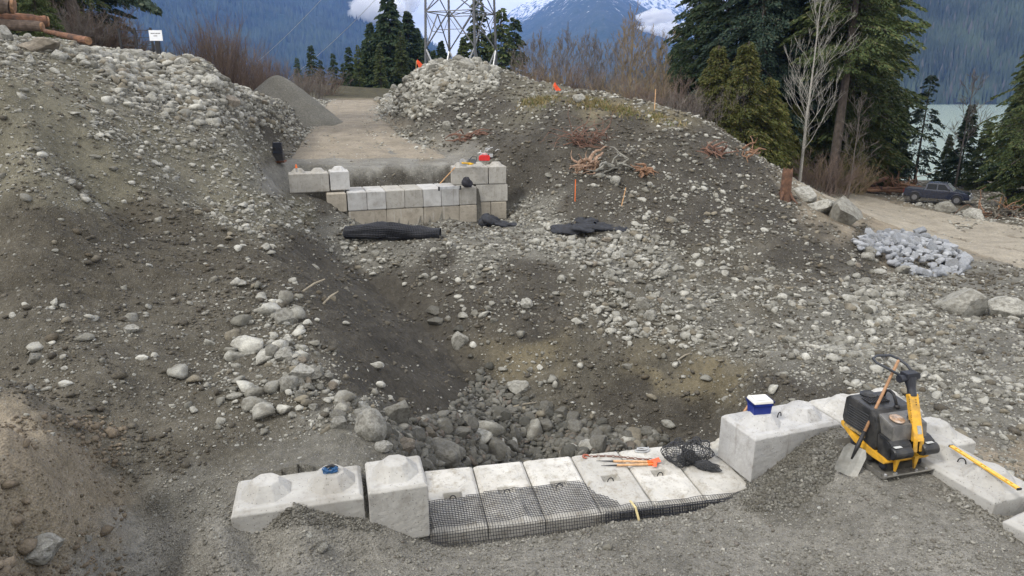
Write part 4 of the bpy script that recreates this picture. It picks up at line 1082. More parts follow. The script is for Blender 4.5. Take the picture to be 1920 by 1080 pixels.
crumple('mesh_bundle', (p[0], p[1], .015), [(-.17, .05, 0, .20, .20, .155, .3), (.14, .06, 0, .21, .21, .17, -.4), (.0, -.03, 0, .16, .14, .11, 0), (.22, -.20, 0, .17, .07, .06, -.5)], .010, 'tangled heap of black mesh lying on the sixth slab', 'mesh heap', seed=4, res=(30, 17), mat=simple('grey_black_mesh', (.045, .047, .052), .5))
# far sheets on the bench
M_fabric = simple('black_geotextile', (.020, .022, .028), .75, var=.5, sc=6, bmp=.02)
p, t = hit(1100, 438, 15)
o = crumple('geotextile_sheet', (p.x, p.y, p.z - .02), [(-.55, 0, 0, .75, .5, .17, 0), (.35, .35, 0, 1.0, .45, .17, .1), (1.1, .1, 0, .9, .25, .12, -.2), (-.9, -.05, 0, .5, .35, .12, .4), (.1, .9, 0, .7, .3, .22, 0)], 0, 'crumpled black fabric sheet lying at the foot of the dirt mound', 'fabric sheet', seed=9, res=(50, 20), mat=M_fabric, solid=True, nz_=.28)
p, t = hit(940, 424, 15)
o = crumple('geotextile_sheet', (p.x, p.y, p.z - .02), [(-.45, .1, 0, .42, .35, .26, 0), (-.1, 0, 0, .5, .25, .14, -.5), (.45, -.05, 0, .55, .28, .09, 0)], 0, 'smaller crumpled black sheet at the right end of the far wall', 'fabric sheet', seed=14, res=(40, 18), mat=M_fabric, solid=True, nz_=.28)
# geogrid roll
pa_, _ = hit(648, 447, 15); pb_, _ = hit(825, 446, 15)
d = (pb_ - pa_); Lr = d.length
root = empty('geogrid_roll', (pa_.x, pa_.y, pa_.z), math.atan2(d.y, d.x), 'thick sagging roll of black mesh lying in front of the far wall', 'mesh roll')
V = []; nu, nv = 60, 26
for i in range(nu):
    x = Lr * i / (nu - 1); r_ = .19 + .09 * math.exp(-((i / nu - .45) / .25) ** 2) + .03 * vn(i * .2, 3, 2)
    for j in range(nv):
        a = 2 * pi * j / nv; dd = 1 + .22 * (vn(i * .12, j * .5, 8) - .5) * 2 * (1 if 3 < j < 23 else 0)
        V.append((x, r_ * 1.15 * cos(a) * dd, max(.0, r_ * .95 + r_ * sin(a) * dd)))
F = [(i * nv + j, i * nv + (j + 1) % nv, (i + 1) * nv + (j + 1) % nv, (i + 1) * nv + j) for i in range(nu - 1) for j in range(nv)]
F2 = F
link('roll_core', npmesh('roll_core', np.array(V) * [1, .93, .96] + [0, 0, .01], F2), M_fabric, root, smooth=True)
wire_obj('outer_mesh', V, F2, .03, simple('worn_black_mesh', (.035, .037, .045), .5), root)
V = []
for i in range(40):
    for j in range(9):
        x = .3 + (Lr - .8) * i / 39; s_ = j / 8
        V.append((x, .12 + s_ * .75, .36 * (1 - s_) ** .7 + .03 + .05 * vn(i * .3, j * .6, 4)))
wire_obj('loose_flap', V, [(i * 9 + j, i * 9 + j + 1, (i + 1) * 9 + j + 1, (i + 1) * 9 + j) for i in range(39) for j in range(8)], .03, M_fabric, root)

# ---------------------------------------------------------------- tools on the slabs
p = Vector(ptz(1100, 858, 0)); q = Vector(ptz(1218, 862, 0))
root = empty('chain', (0, 0, 0), 0, 'rusty chain with a hook stretched over the fourth and fifth slabs', 'chain')
mb = MB(); nl = 17
for i in range(nl):
    f = i / (nl - 1); c = p.lerp(q, .08 + .92 * f) + Vector((0, .03 * math.sin(f * 5), 0)); d = (q - p).normalized()
    s_ = Vector((-d.y, d.x, 0)) if i % 2 else Vector((0, 0, 1))
    mb.tube([c + Vector((0, 0, .022)) + d * .030 * cos(a) + s_ * .015 * sin(a) for a in np.linspace(0, 2 * pi, 10)[:-1]], .006, 5, closed=True)
mb.build('links', M_rust, root, fix=False)
mb = MB(); hk = [p + Vector((.045 * cos(a) - .01, .045 * sin(a), .02)) for a in np.linspace(.3, 5.0, 12)]
mb.tube(hk, [.014, .014, .015, .016, .018, .018, .017, .016, .015, .014, .011, .008], 7); mb.build('hook', simple('hook_rust_red', (.33, .11, .07), .7), root, smooth=True, fix=False)
mb = MB(); c = Vector(ptz(1203, 848, 0))
for k_, (sx_, sy_) in enumerate(((.10, .035), (.085, .03))):
    mb.tube([c + Vector((sx_ * cos(a) + .02 * k_, sy_ * sin(a) + .04 * k_, .02 + .02 * k_)) for a in np.linspace(0, 2 * pi, 14)[:-1]], .011, 6, closed=True)
mb.tube([c + Vector((.11, 0, .02)), c + Vector((.11, .07, .05))], .013, 6)
setp(mb.build('shackle', M_steel, fix=False), 'dull steel shackles lying beside the end of the rusty chain', 'shackle')
for k_, (a, b, lb) in enumerate((((1118, 864), (1232, 866), 'upper of two orange tipped stakes lying on the slabs'), ((1127, 873), (1232, 870), 'lower of two orange tipped stakes lying on the slabs'))):
    a_ = Vector(ptz(*a, .03)); b_ = Vector(ptz(*b, .03)); mid = a_.lerp(b_, .28)
    e = empty('survey_stake', a_, 0, lb, 'stake', 'stakes lying on the slabs')
    mb = MB(); mb.bar(mid - a_, b_ - a_, .035, .018); mb.build('shaft', M_lath, e)
    mb = MB(); mb.tube([(0, 0, 0), mid - a_], [.003, .012], 6); mb.build('dark_tip', M_dark, e)
    mb = MB(); m2 = a_.lerp(b_, .84); mb.bar(m2 - a_, b_ - a_ + Vector((0, 0, .001)), .039, .022); mb.build('painted_end', M_orange, e)
    if k_ == 0:
        mb = MB(); c = b_ - a_
        mb.add([c + Vector(v) for v in ((-.10, .02, .02), (.03, .05, .05), (.05, -.05, .03), (-.06, -.06, .02), (-.10, -.14, .012), (-.04, -.16, .012), (-.02, -.05, .03))], [(0, 1, 2, 3), (3, 6, 5, 4)])
        mb.build('flagging', M_flag, e, fix=False)

# blue rope coil
p = Vector((-2.24, 7.43, .84))
e = empty('rope_coil', p, 0, 'small coil of blue rope and a steel clip on the long knobbed block', 'rope')
mb = MB(); pts_ = []
for k_ in range(110):
    a = k_ * .42; r_ = .035 + .038 * random.random(); pts_.append((r_ * cos(a) * 1.4, r_ * sin(a), .012 + .0005 * k_ + .02 * random.random()))
mb.tube(pts_, .0075, 5); mb.build('rope', simple('blue_rope', (.02, .09, .22), .6), e, fix=False)
mb = MB(); mb.tube([(-.07, .03, .07), (.02, .05, .085), (.09, .03, .075)], [.012, .02, .014], 7); mb.tube([(.06, -.03, .02), (.10, 0, .02), (.11, -.04, .02)], .009, 6); mb.build('clip', M_dark, e)

# cooler
def cooler():
    c = Vector(ptz(1427, 781, .865)); e = empty('cooler', (c.x, c.y + .10, .865), .16, 'small blue drinks cooler with white lid on the corner block', 'cooler')
    mb = MB(); a, b = .125, .09
    V = [(-a * .9, -b * .9, 0), (a * .9, -b * .9, 0), (a * .9, b * .9, 0), (-a * .9, b * .9, 0), (-a, -b, .20), (a, -b, .20), (a, b, .20), (-a, b, .20)]
    V = [(x * 1.12, y * 1.25, z) for x, y, z in V]
    mb.add(V, [(3, 2, 1, 0), (0, 1, 5, 4), (1, 2, 6, 5), (2, 3, 7, 6), (3, 0, 4, 7), (4, 5, 6, 7)])
    mb.box((0, 0, .165), (.31, .25, .012)); mb.build('tub', simple('blue_plastic', (.012, .03, .22), .4, var=.1, spec=.5), e, bevel=.008)
    mb = MB(); mb.box((0, 0, .222), (.295, .24, .045), taper=.06); mb.box((0, 0, .246), (.22, .17, .012)); mb.build('lid', simple('white_plastic', (.72, .72, .68), .5, var=.06), e, bevel=.008)
    mb = MB(); mb.tube([(.148, -.10, .18), (.158, -.12, .222), (.158, .12, .222), (.148, .10, .18)], .011, 6); mb.tube([(-.148, -.10, .18), (-.158, -.12, .205), (-.158, .12, .205), (-.148, .10, .18)], .009, 6); mb.build('carry_handle', simple('dark_blue_plastic', (.01, .018, .09), .4), e)
cooler()

# spirit level
def level():
    a = Vector(ptz(1783, 836, .93)); b = Vector(ptz(1911, 917, .925)); a.z = .93; b.z = .925
    e = empty('spirit_level', a, math.atan2(b.y - a.y, b.x - a.x), 'long yellow spirit level lying along the two-knob block', 'spirit level')
    e.rotation_euler = ((b - a).to_track_quat('X', 'Z')).to_euler(); Ln = (b - a).length
    M_y = simple('yellow_paint', (.68, .40, .06), .45, var=.15, sc=20)
    mb = MB(); h = .055; cuts = [0, .07, .17, Ln * .46, Ln * .54, Ln - .19, Ln - .09, Ln]
    for i in range(0, 8, 2): mb.box(((cuts[i] + cuts[i + 1]) / 2, 0, 0), (cuts[i + 1] - cuts[i], h, .022))
    for i in (1, 3, 5):
        for s_ in (-1, 1): mb.box(((cuts[i] + cuts[i + 1]) / 2, s_ * h * .40, 0), (cuts[i + 1] - cuts[i], h * .2, .022))
    mb.build('level_body', M_y, e, fix=True)
    for i in (1, 3, 5):
        mb = MB(); x = (cuts[i] + cuts[i + 1]) / 2; mb.tube([(x - .02, 0, 0), (x + .02, 0, 0)], .010, 8); mb.build('vial', simple('vial_green', (.45, .6, .15), .2), e)
    for x in (0, Ln):
        mb = MB(); mb.box((x, 0, 0), (.014, h + .004, .026)); mb.build('end_cap', M_dark, e)
level()

# loose gravel thrown along the blocks
M_loose = rock_mat('loose_gravel_stone', (.15, .146, .128), (.30, .29, .26), (.12, .115, .10))
M_loose2 = rock_mat('dark_loose_gravel', (.085, .082, .072), (.20, .195, .17), (.09, .085, .075))
fill('loose_gravel', [(800,1004),(1000,996),(1150,968),(1300,952),(1375,930),(1400,945),(1300,975),(1150,995),(1000,1022),(860,1035)], 1500, .014, .055, M_loose, 'coarser pale gravel lying along the foot of the black mesh', 21, None, 6)
fill('loose_gravel', [(1385,930),(1420,890),(1470,850),(1560,800),(1590,830),(1560,900),(1500,950),(1400,965)], 2600, .016, .065, M_loose2, 'dark crumbled gravel sloping up against the tall corner block', 22, None, 6)
fill('loose_gravel', [(430,985),(480,966),(560,950),(640,948),(700,966),(740,985),(690,1000),(560,985),(470,1005)], 1300, .012, .045, M_loose2, 'dark crumbled gravel banked against the long knobbed block', 23, None, 6)
fill('loose_gravel', [(1750,905),(1800,925),(1870,965),(1920,1000),(1900,1020),(1830,970),(1760,930)], 500, .018, .07, M_loose, 'loose stones along the inner edge of the right block row', 24, None, 6)

# ---------------------------------------------------------------- plate compactor
def compactor():
    ang = math.atan2(.255, .967)
    bx, by = 4.985, 8.13; zb = .62
    e = empty('plate_compactor', (bx, by, zb), ang, 'black and yellow plate compactor parked on the foreground gravel', 'plate compactor')
    e.scale = (1.06, 1.06, 1.06)
    blk = simple('black_hood_paint', (.013, .014, .016), .38, var=.35, sc=9, dirt=(.10, .095, .085), dirtamt=.35)
    yel = simple('yellow_machine_paint', (.62, .34, .03), .42, var=.2, sc=12, dirt=(.16, .12, .07), dirtamt=.45)
    gry = simple('worn_steel_plate', (.16, .155, .14), .6, .4, dirt=(.20, .19, .165), dirtamt=.8)
    # plate: turned up at both ends
    prof = [(-.45, .075), (-.40, .012), (-.36, 0), (.36, 0), (.41, .014), (.46, .10), (.445, .105), (.40, .035), (.35, .022), (-.36, .022), (-.39, .032), (-.437, .082)]
    mb = MB(); mb.prism(prof, -.37, .37)
    for s_ in (-1, 1): mb.box((s_ * .363, 0, .04), (.012, .70, .045))
    mb.build('base_plate', gry, e, bevel=.003)
    mb = MB()
    mb.tube([(-.26, .0, .11), (.26, .0, .11)], .075, 14); mb.box((0, .05, .09), (.40, .45, .12)); mb.box((0, -.22, .07), (.46, .10, .10))
    mb.build('exciter_housing', simple('oily_iron', (.04, .038, .034), .5, .3, .4, 10, dirt=(.14, .13, .11), dirtamt=.6), e, bevel=.008)
    for sx_ in (-1, 1):
        for y_ in (-.24, .26):
            mb = MB(); mb.lathe([(.045, .03), (.05, .06), (.04, .09), (.05, .12), (.045, .16)], 12, Matrix.Translation((sx_ * .25, y_, .04))); mb.build('rubber_mount', M_plastic, e, smooth=True)
    for x_ in (-.30, -.15, .15, .30):
        mb = MB(); mb.lathe([(.018, .02), (.018, .045), (.008, .05)], 6, Matrix.Translation((x_, -.345, .0))); mb.build('bolt', M_steel, e)
    # yellow skirt
    sk = [(-.34, .20), (-.30, .155), (-.10, .15), (.20, .19), (.46, .31), (.47, .36), (.44, .375), (.18, .27), (-.30, .235)]
    mb = MB(); mb.prism(sk, -.315, .315); mb.build('yellow_skirt', yel, e, bevel=.006)
    # hood
    hp = [(-.12, .235), (.44, .36), (.47, .42), (.455, .70), (.40, .745), (.02, .715), (-.05, .66), (-.115, .50), (-.15, .30)]
    mb = MB(); n_p = len(hp)
    for i_, (x_, k_) in enumerate(((-.305, .97), (-.29, 1.0), (.29, 1.0), (.305, .97))):
        cy_, cz_ = .16, .48
        mb.v += [(x_, cy_ + (y_ - cy_) * k_, cz_ + (z_ - cz_) * k_) for y_, z_ in hp]
    mb.f += [tuple(range(n_p))] + [tuple(3 * n_p + i_ for i_ in range(n_p))]
    for r_ in range(3): mb.f += [(r_ * n_p + i_, r_ * n_p + (i_ + 1) % n_p, (r_ + 1) * n_p + (i_ + 1) % n_p, (r_ + 1) * n_p + i_) for i_ in range(n_p)]
    hood = mb.build('engine_hood', blk, e, bevel=.012)
    mb = MB()
    for k_ in range(9):
        mb.box((-.309, .20, .37 + k_ * .033), (.012, .34, .010))
    mb.build('side_louvres', simple('faded_black_plastic', (.05, .052, .055), .55), hood)
    mb = MB(); mb.box((-.312, .22, .345), (.008, .36, .035)); mb.build('side_stripe', simple('worn_yellow_stripe', (.30, .22, .10), .6, var=.6, sc=25), hood)
    mb = MB()
    for k_ in range(9): mb.box((-.20 + k_ * .034, .22, .739 - 0), (.014, .16, .016))
    mb.build('top_vents', M_dark, hood)
    mb = MB(); mb.lathe([(.10, 0), (.10, .02), (.06, .045), (0.01, .05)], 18, Matrix.Translation((-.05, .36, .735))); mb.build('air_cap', blk, hood, smooth=False)
    # sloping rear deck with heat-stained cover
    mb = MB(); mb.prism([(-.30, .43), (-.10, .43), (-.03, .69), (-.10, .665), (-.27, .62)], -.24, .27); mb.build('rear_deck', simple('grey_deck', (.11, .11, .11), .4, .4, dirt=(.3, .29, .26), dirtamt=.5), e, bevel=.008)
    Mt = Matrix.Translation((-.08, -.16, .655)) @ Matrix.Rotation(.22, 4, 'X')
    mb = MB(); mb.lathe([(.085, 0), (.088, .012), (.07, .022), (.02, .026)], 20, Mt); mb.build('heat_shield', simple('heat_stained_copper', (.40, .27, .18), .35, .7, .5, 25, dirt=(.6, .55, .5), dirtamt=.6), e)
    mb = MB(); mb.tube([(.10, -.14, .66), (.12, -.20, .69), (.16, -.22, .69)], .02, 8); mb.tube([(.12, -.18, .66), (.13, -.25, .55), (.10, -.30, .48), (.10, -.32, .38)], .009, 6); mb.tube([(.04, -.22, .66), (.06, -.30, .5), (.14, -.33, .42)], .007, 6); mb.build('hose', M_plastic, e)
    # rear black housing: stepped, with two barrels
    mb = MB(); mb.prism([(-.16, .24), (-.34, .22), (-.385, .28), (-.39, .34), (-.36, .42), (-.28, .46), (-.12, .48)], -.30, .00); mb.build('rear_housing', blk, e, bevel=.012)
    mb = MB(); mb.prism([(-.16, .24), (-.34, .22), (-.385, .28), (-.39, .34), (-.36, .42), (-.28, .46), (-.12, .48)], .17, .34); mb.build('rear_housing', blk, e, bevel=.012)
    for x0_, x1_ in ((-.30, -.03), (.13, .35)):
        mb = MB(); mb.tube([(x0_, -.37, .33), (x0_ + .012, -.37, .33), (x1_ - .012, -.37, .33), (x1_, -.37, .33)], [.062, .075, .075, .062], 18); mb.build('weight_barrel', blk, e, smooth=False)
    for x_ in (-.22, .24):
        mb = MB(); mb.box((x_, -.372, .412), (.10, .045, .004), Matrix.Translation((0, 0, 0))); mb.build('data_plate', simple('plate_white', (.45, .46, .45), .5), e)
    for x_ in (-.18, .10):
        mb = MB(); mb.add([(x_ - .035, -.37, .24), (x_ + .035, -.37, .24), (x_ + .008, -.36, .07), (x_ - .008, -.36, .07), (x_ - .035, -.33, .24), (x_ + .035, -.33, .24), (x_ + .008, -.34, .07), (x_ - .008, -.34, .07)], [(0, 1, 2, 3), (7, 6, 5, 4), (0, 4, 5, 1), (1, 5, 6, 2), (2, 6, 7, 3), (3, 7, 4, 0)]); mb.build('yellow_lug', yel, e)
    # arm
    mb = MB(); 
    A_, B_ = Vector((.085, -.38, .36)), Vector((.155, -.09, .93))
    for s_ in (-1, 1): mb.bar(A_ + Vector((s_ * .045, 0, -.05)), A_ + Vector((s_ * .045, .02, .12)), .018, .06)
    mb.bar(A_ + Vector((0, .03, .07)), B_, .12, .07)
    arm = mb.build('handle_arm', yel, e, bevel=.006)
    mb = MB()
    for k_ in range(3):
        c = A_.lerp(B_, .80 + k_ * .045) + Vector((0, -.041, .02)); mb.tube([c, c + Vector((0, -.006, .003))], .006, 8)
    mb.build('pin_holes', M_dark, arm)
    # lettering band down the left face of the arm, and the grey sticker
    sc_ = MB(); c = A_.lerp(B_, .34) + Vector((.004, -.040, .015)); dirn = (B_ - A_).normalized()
    sc_.bar(c - dirn * .05, c + dirn * .05, .05, .006); sc_.build('sticker', simple('sticker_grey', (.30, .31, .30), .5, sc=60), arm)
    lt = MB(); dn = dirn
    rr_ = random.Random(5)
    for k_ in range(12):
        c = A_.lerp(B_, .46 + k_ * .042) + Vector((-.0605, 0, .015)); w_ = rr_.uniform(.010, .022)
        lt.bar(c, c + dn * .013, .004, w_ * 1.6)
    lt.build('side_lettering', M_dark, arm)
    mb = MB(); C_ = B_ + Vector((.0, .03, .06)); 
    mb.tube([B_ - dirn * .03, B_ + dirn * .07, B_ + dirn * .20], [.055, .05, .075], 10); mb.box((B_ + dirn * .235)[:], (.19, .12, .07)); 
    mb.tube([B_ + dirn * .20 + Vector((-.17, 0, 0)), B_ + dirn * .20 + Vector((-.05, 0, 0))], [.05, .04], 12); mb.tube([B_ + dirn * .21 + Vector((.05, 0, 0)), B_ + dirn * .21 + Vector((.125, 0, 0))], [.04, .045], 12)
    mb.build('control_head', M_plastic, e, bevel=.006)
    H_ = B_ + dirn * .24
    lp = [(.06, .03, .02), (.10, .16, .05), (.07, .28, .09), (.0, .33, .12), (-.20, .34, .13), (-.29, .30, .12), (-.31, .22, .10), (-.24, .10, .06), (-.14, .0, 0)]
    mb = MB(); mb.tube([H_ + Vector(q) for q in lp], .017, 10); mb.build('handle_loop', simple('grip_rubber', (.03, .034, .042), .5), e, smooth=True)
    # lifting hook
    mb = MB(); mb.tube([(.08, .02, .70), (.06, .04, .80), (.06, .08, .86), (.07, .16, .875), (.09, .24, .84), (.10, .27, .72)], .019, 8)
    mb.lathe([(.035, 0), (.04, .02), (.03, .045)], 10, Matrix.Translation((.08, .02, .70))); mb.lathe([(.035, 0), (.04, .02), (.03, .045)], 10, Matrix.Translation((.10, .27, .71)))
    mb.build('lifting_eye', M_dark, e, smooth=True)
compactor()
# shovels
def shovel(tip, top, label, blade_n, L_blade=.40, handle_mat=M_oldwood, w=.145, only=None):
    tip, top = Vector(tip), Vector(top); d = (top - tip).normalized()
    e = empty('shovel', tip, 0, label, 'shovel', 'shovels')
    n_ = Vector(blade_n); n_ = (n_ - d * n_.dot(d)).normalized(); s_ = d.cross(n_).normalized()
    V = []; rows = [(0, .90), (.05, 1.0), (L_blade * .8, 1.0), (L_blade, .72)]
    for t_, k_ in rows:
        for j, q in enumerate((-1, -.5, 0, .5, 1)): V.append(d * t_ + s_ * q * w * k_ + n_ * (.022 * q * q - .0))
    F = [(i * 5 + j, i * 5 + j + 1, (i + 1) * 5 + j + 1, (i + 1) * 5 + j) for i in range(3) for j in range(4)]
    mb = MB(); mb.add(V, F); o = mb.build('blade', simple('shovel_steel', (.30, .30, .28), .45, .6, .25, 9, dirt=(.24, .22, .19), dirtamt=.6), e, fix=False)
    so_ = o.modifiers.new('t', 'SOLIDIFY'); so_.thickness = .004
    L_ = (top - tip).length
    mb = MB(); mb.tube([d * (L_blade * .55), d * (L_blade + .02), d * (L_blade + .22)], [.012, .030, .024], 8); mb.build('socket', M_dark, e, smooth=True)
    mb = MB(); mb.tube([d * (L_blade + .18), d * (L_ * .6), d * (L_ - .03), d * L_], [.020, .019, .019, .014], 10); mb.build('handle', handle_mat, e, smooth=True)
    return e
tp = ptz(1583, 889, .56); tt_ = pt(1685, 675, 8.95)
shovel((tp[0] - .0, tp[1], .56), tt_, 'square shovel with wooden handle leaning on the compactor hood', (-.25, -.9, .35))
# second shovel blade just behind, and the one behind the corner block
p = ptz(1352, 868, .02)
e = shovel((3.10, 9.28, .02), (3.72, 9.78, .62), 'shovel with only its blade showing left of the corner block', (-.8, -.6, .2), L_blade=.30, w=.12)

# ---------------------------------------------------------------- far abutment things
def mini_compactor():
    p, t = hit(523, 305, 20)
    e = empty('small_compactor', (p.x, p.y, p.z), .1, 'small black compactor standing alone on the far gravel platform', 'plate compactor')
    mb = MB(); mb.prism([(-.3, .07), (-.22, 0), (.22, 0), (.3, .07), (.22, .03), (-.22, .03)], -.28, .28); mb.build('base_plate', M_rust, e)
    mb = MB(); mb.box((0, 0, .22), (.46, .34, .30), taper=.1); mb.build('body', M_dark, e, bevel=.01)
    mb = MB(); mb.box((0, .02, .60), (.42, .24, .46), taper=.12); mb.build('engine_cover', simple('near_black_blue', (.018, .022, .032), .4), e, bevel=.02)
    mb = MB(); mb.tube([(-.17, -.12, .4), (-.15, -.15, .85), (-.1, -.14, .93), (.1, -.14, .93), (.15, -.15, .85), (.17, -.12, .4)], .016, 6); mb.build('handle', M_plastic, e)
    for x_ in (-.08, .10):
        mb = MB(); mb.tube([(x_, -.13, .60), (x_, -.16, .60)], .05, 10); mb.build('knob', M_dark, e)
mini_compactor()
def on_block(px, py, z): return Vector(ptz(px, py, z))
p = on_block(874, 352, 1.52)
e = crumple('tool_bag', (p.x, p.y + .25, 1.5), [(0, 0, 0, .22, .18, .21, 0)], 0, 'dark bag slumped on the rough pale block end of the far wall', 'bag', seed=3, res=(24, 14), mat=simple('dark_cloth', (.018, .018, .025), .8), solid=True, nz_=.25)
p = on_block(908, 299, 2.42)
e = empty('fuel_can', (p.x, p.y + .1, 2.36), .1, 'red fuel can on the long top block of the far wall', 'fuel can')
red = simple('red_plastic', (.55, .02, .02), .45, var=.15)
mb = MB(); mb.prism([(-.23, 0), (.23, 0), (.24, .05), (.24, .20), (.19, .24), (-.16, .24), (-.24, .18), (-.24, .05)], -.09, .09, 'y'); mb.build('can_body', red, e, bevel=.015)
mb = MB(); mb.tube([(-.10, 0, .23), (-.08, 0, .29), (.10, 0, .29), (.12, 0, .23)], .014, 6); mb.build('can_handle', red, e)
mb = MB(); mb.tube([(.17, 0, .23), (.19, 0, .28)], .03, 8); mb.build('cap', M_plastic, e)
p = on_block(884, 309, 2.36)
e = empty('cutoff_saw', (p.x, p.y + .15, 2.36), .5, 'grey and yellow cut-off saw lying left of the red fuel can', 'saw')
mb = MB(); mb.box((0, 0, .13), (.34, .22, .20), taper=.2); mb.build('motor', simple('tool_grey', (.10, .11, .12), .5), e, bevel=.02)
mb = MB(); mb.bar((-.1, -.13, .06), (-.50, -.15, .10), .10, .06); mb.bar((-.05, -.1, .05), (-.2, -.18, .03), .2, .05); mb.build('blade_guard', simple('tool_yellow', (.70, .42, .03), .5), e, bevel=.01)
mb = MB(); mb.tube([(-.45, -.12, .12), (-.45, -.10, .12)], .15, 20); mb.build('disc', M_steel, e)
mb = MB(); mb.tube([(.15, -.1, .1), (.2, -.1, .30), (.0, -.1, .34), (-.15, -.1, .2)], .016, 6); mb.build('saw_handle', M_plastic, e)
p = on_block(916, 290, 2.5)
e = empty('tool_pile', (p.x, p.y + .35, 2.36), 0, 'jumble of pale hand tools and hoses behind the red fuel can', 'tools')
rr_ = random.Random(4)
for k_ in range(7):
    a = Vector((rr_.uniform(-.45, .35), rr_.uniform(-.1, .25), rr_.uniform(.05, .3))); b = a + Vector((rr_.uniform(-.35, .35), .05, rr_.uniform(.0, .28)))
    mb = MB(); mb.tube([a, a.lerp(b, .5) + Vector((0, 0, .05)), b], .022, 6); mb.build('tool', [M_steel, M_conc, M_steel][k_ % 3], e)
mb = MB(); mb.box((-.1, 0, .07), (.6, .3, .14)); mb.box((-.05, .05, .36), (.22, .10, .09)); mb.build('crate', M_steel, e, bevel=.01)
a = ptz(825, 344, 1.55); b = ptz(853, 314, 2.25)
e = empty('leaning_lath', a, 0, 'thin wooden lath leaning against the long top block', 'lath'); e_ = e
mb = MB(); mb.bar((0, 0, 0), Vector(b) - Vector(a), .05, .03); mb.build('stick', M_lath, e)
a, b = Vector(ptz(823, 352, 1.60)), Vector(ptz(863, 350, 1.60)); a.z = b.z = 1.58; d = b - a
e = empty('grey_level', a, math.atan2(d.y, d.x), 'grey metal level lying across the far block ends', 'spirit level')
mb = MB(); mb.box((d.length / 2, 0, 0), (d.length, .05, .10)); mb.build('beam', M_steel, e)
for x_ in (0, d.length):
    mb = MB(); mb.box((x_, 0, -.02), (.06, .07, .16)); mb.build('end_cap', M_dark, e)
p = on_block(556, 320, 2.40)
e = empty('line_marker', p, 0, 'tiny orange tipped marker on the far left top block', 'marker')
mb = MB(); mb.tube([(0, 0, -.05), (0, 0, .10)], .04, 8); mb.build('white_base', M_conc, e); mb = MB(); mb.tube([(0, 0, .10), (0, 0, .24)], [.05, .02], 8); mb.build('orange_tip', M_orange, e)

def stake(px, py, h, label, lean=0, flag=False, paint=False, tmin=15, w=.05):
    p, t = hit(px, py, tmin)
    e = empty('survey_stake', p, 0, label, 'stake', 'survey stakes')
    top = Vector((lean * h, 0, h))
    mb = MB(); mb.bar((0, 0, -.1), top, w, .03); mb.build('shaft', M_orange if paint else M_lath, e)
    if flag:
        mb = MB()
        for k_ in range(3):
            c = top * (.98 - .05 * k_); w_ = .45 - .1 * k_
            mb.add([c, c + Vector((w_ * .4, -.05 * k_, -.03 + .1 * k_)), c + Vector((w_, .05, -.30 - .12 * k_)), c + Vector((w_ * .8, .05, -.36 - .1 * k_)), c + Vector((w_ * .3, 0, -.14)), c + Vector((0, 0, -.12))], [(0, 1, 4, 5), (1, 2, 3, 4)])
        mb.build('flagging', M_flag, e, fix=False)
stake(1078, 378, .85, 'brighter upright orange stake above the crumpled black sheet', paint=True)
stake(1164, 388, .75, 'thinner leaning orange stake right of the upright one', .22, w=.035)
stake(779, 132, .75, 'flagged stake on the left of the rock heap', .12, True, tmin=30)
stake(1036, 170, .35, 'orange flag low on the crest of the dirt mound', .1, True, tmin=30)
stake(1227, 208, 1.0, 'bare wooden stake on the right of the grassy crest', 0, tmin=28)

for (px_, py_, ln_, an_, lb_) in [(952, 768, .75, .25, 'pale straight stick lying at the foot of the dark slope'), (606, 572, .5, .9, 'short pale stick standing out of the dark slope'), (568, 548, .6, -.7, 'thin brown stick on the upper dark slope by the speckled boulder'), (1270, 118 + 560, .5, .6, 'pale root end poking out of the yellow soil face')]:
    p, t = hit(px_, py_, 8); mb = MB(); d_ = Vector((cos(an_) * ln_, .1, abs(sin(an_)) * ln_ * .6))
    mb.tube([(0, 0, .02), d_ * .5 + Vector((0, .02, .05)), d_ + Vector((0, 0, .03))], [.022, .025, .012], 6)
    o = mb.build('stick', simple('weathered_stick', (.24, .215, .17), .9, var=.3, sc=20)); o.location = p; setp(o, lb_, 'stick')

# gate and signs
def sign(px, py, h, w_, hh, label, tmin, lines=3, postmat=M_dark, pw=.12):
    p, t = hit(px, py, tmin)
    e = empty('notice_sign', p, 0, label, 'sign')
    mb = MB(); mb.box((0, .03, h / 2 - .1), (pw, .10, h + .1)); mb.build('post', postmat, e)
    mb = MB(); mb.box((.0, -.04, h - hh / 2), (w_, .015, hh)); bd = mb.build('sign_board', simple('sign_white', (.72, .74, .78), .5, var=.05), e)
    mb = MB(); rr_ = random.Random(2)
    for k_ in range(lines):
        z_ = h - hh * (.30 + .24 * k_); ww = w_ * (.70 if k_ < lines - 1 else .3); x_ = -ww / 2
        while x_ < ww / 2:
            l_ = rr_.uniform(.02, .05) * w_ * 2; mb.box((x_ + l_ / 2, -.0495, z_), (l_, .003, hh * .075)); x_ += l_ + .015 * w_ * 2
    mb.build('lettering', M_dark, bd)
    return e
sign(297, 97, 1.0, .55, .42, 'white notice board on a dark post beside the left gate', 26, 2, pw=.16)
pa_, _ = hit(228, 92, 24); pb_, _ = hit(292, 97, 24)
pb_ = Vector((pb_.x - .15, pa_.y * .3 + pb_.y * .7, pb_.z))
e = empty('field_gate', pa_, 0, 'low grey barred gate on the left ridge beside the sign', 'gate')
d = pb_ - pa_
for z_ in (.25, .55, .85):
    mb = MB(); mb.bar((0, 0, z_ - d.z * 0), (d.x, d.y, z_), .03, .03); mb.build('rail', M_dark, e)
for f in (0, .5, 1):
    mb = MB(); mb.bar((d.x * f, d.y * f, -.2), (d.x * f, d.y * f, .95), .07); mb.build('post', M_dark, e)

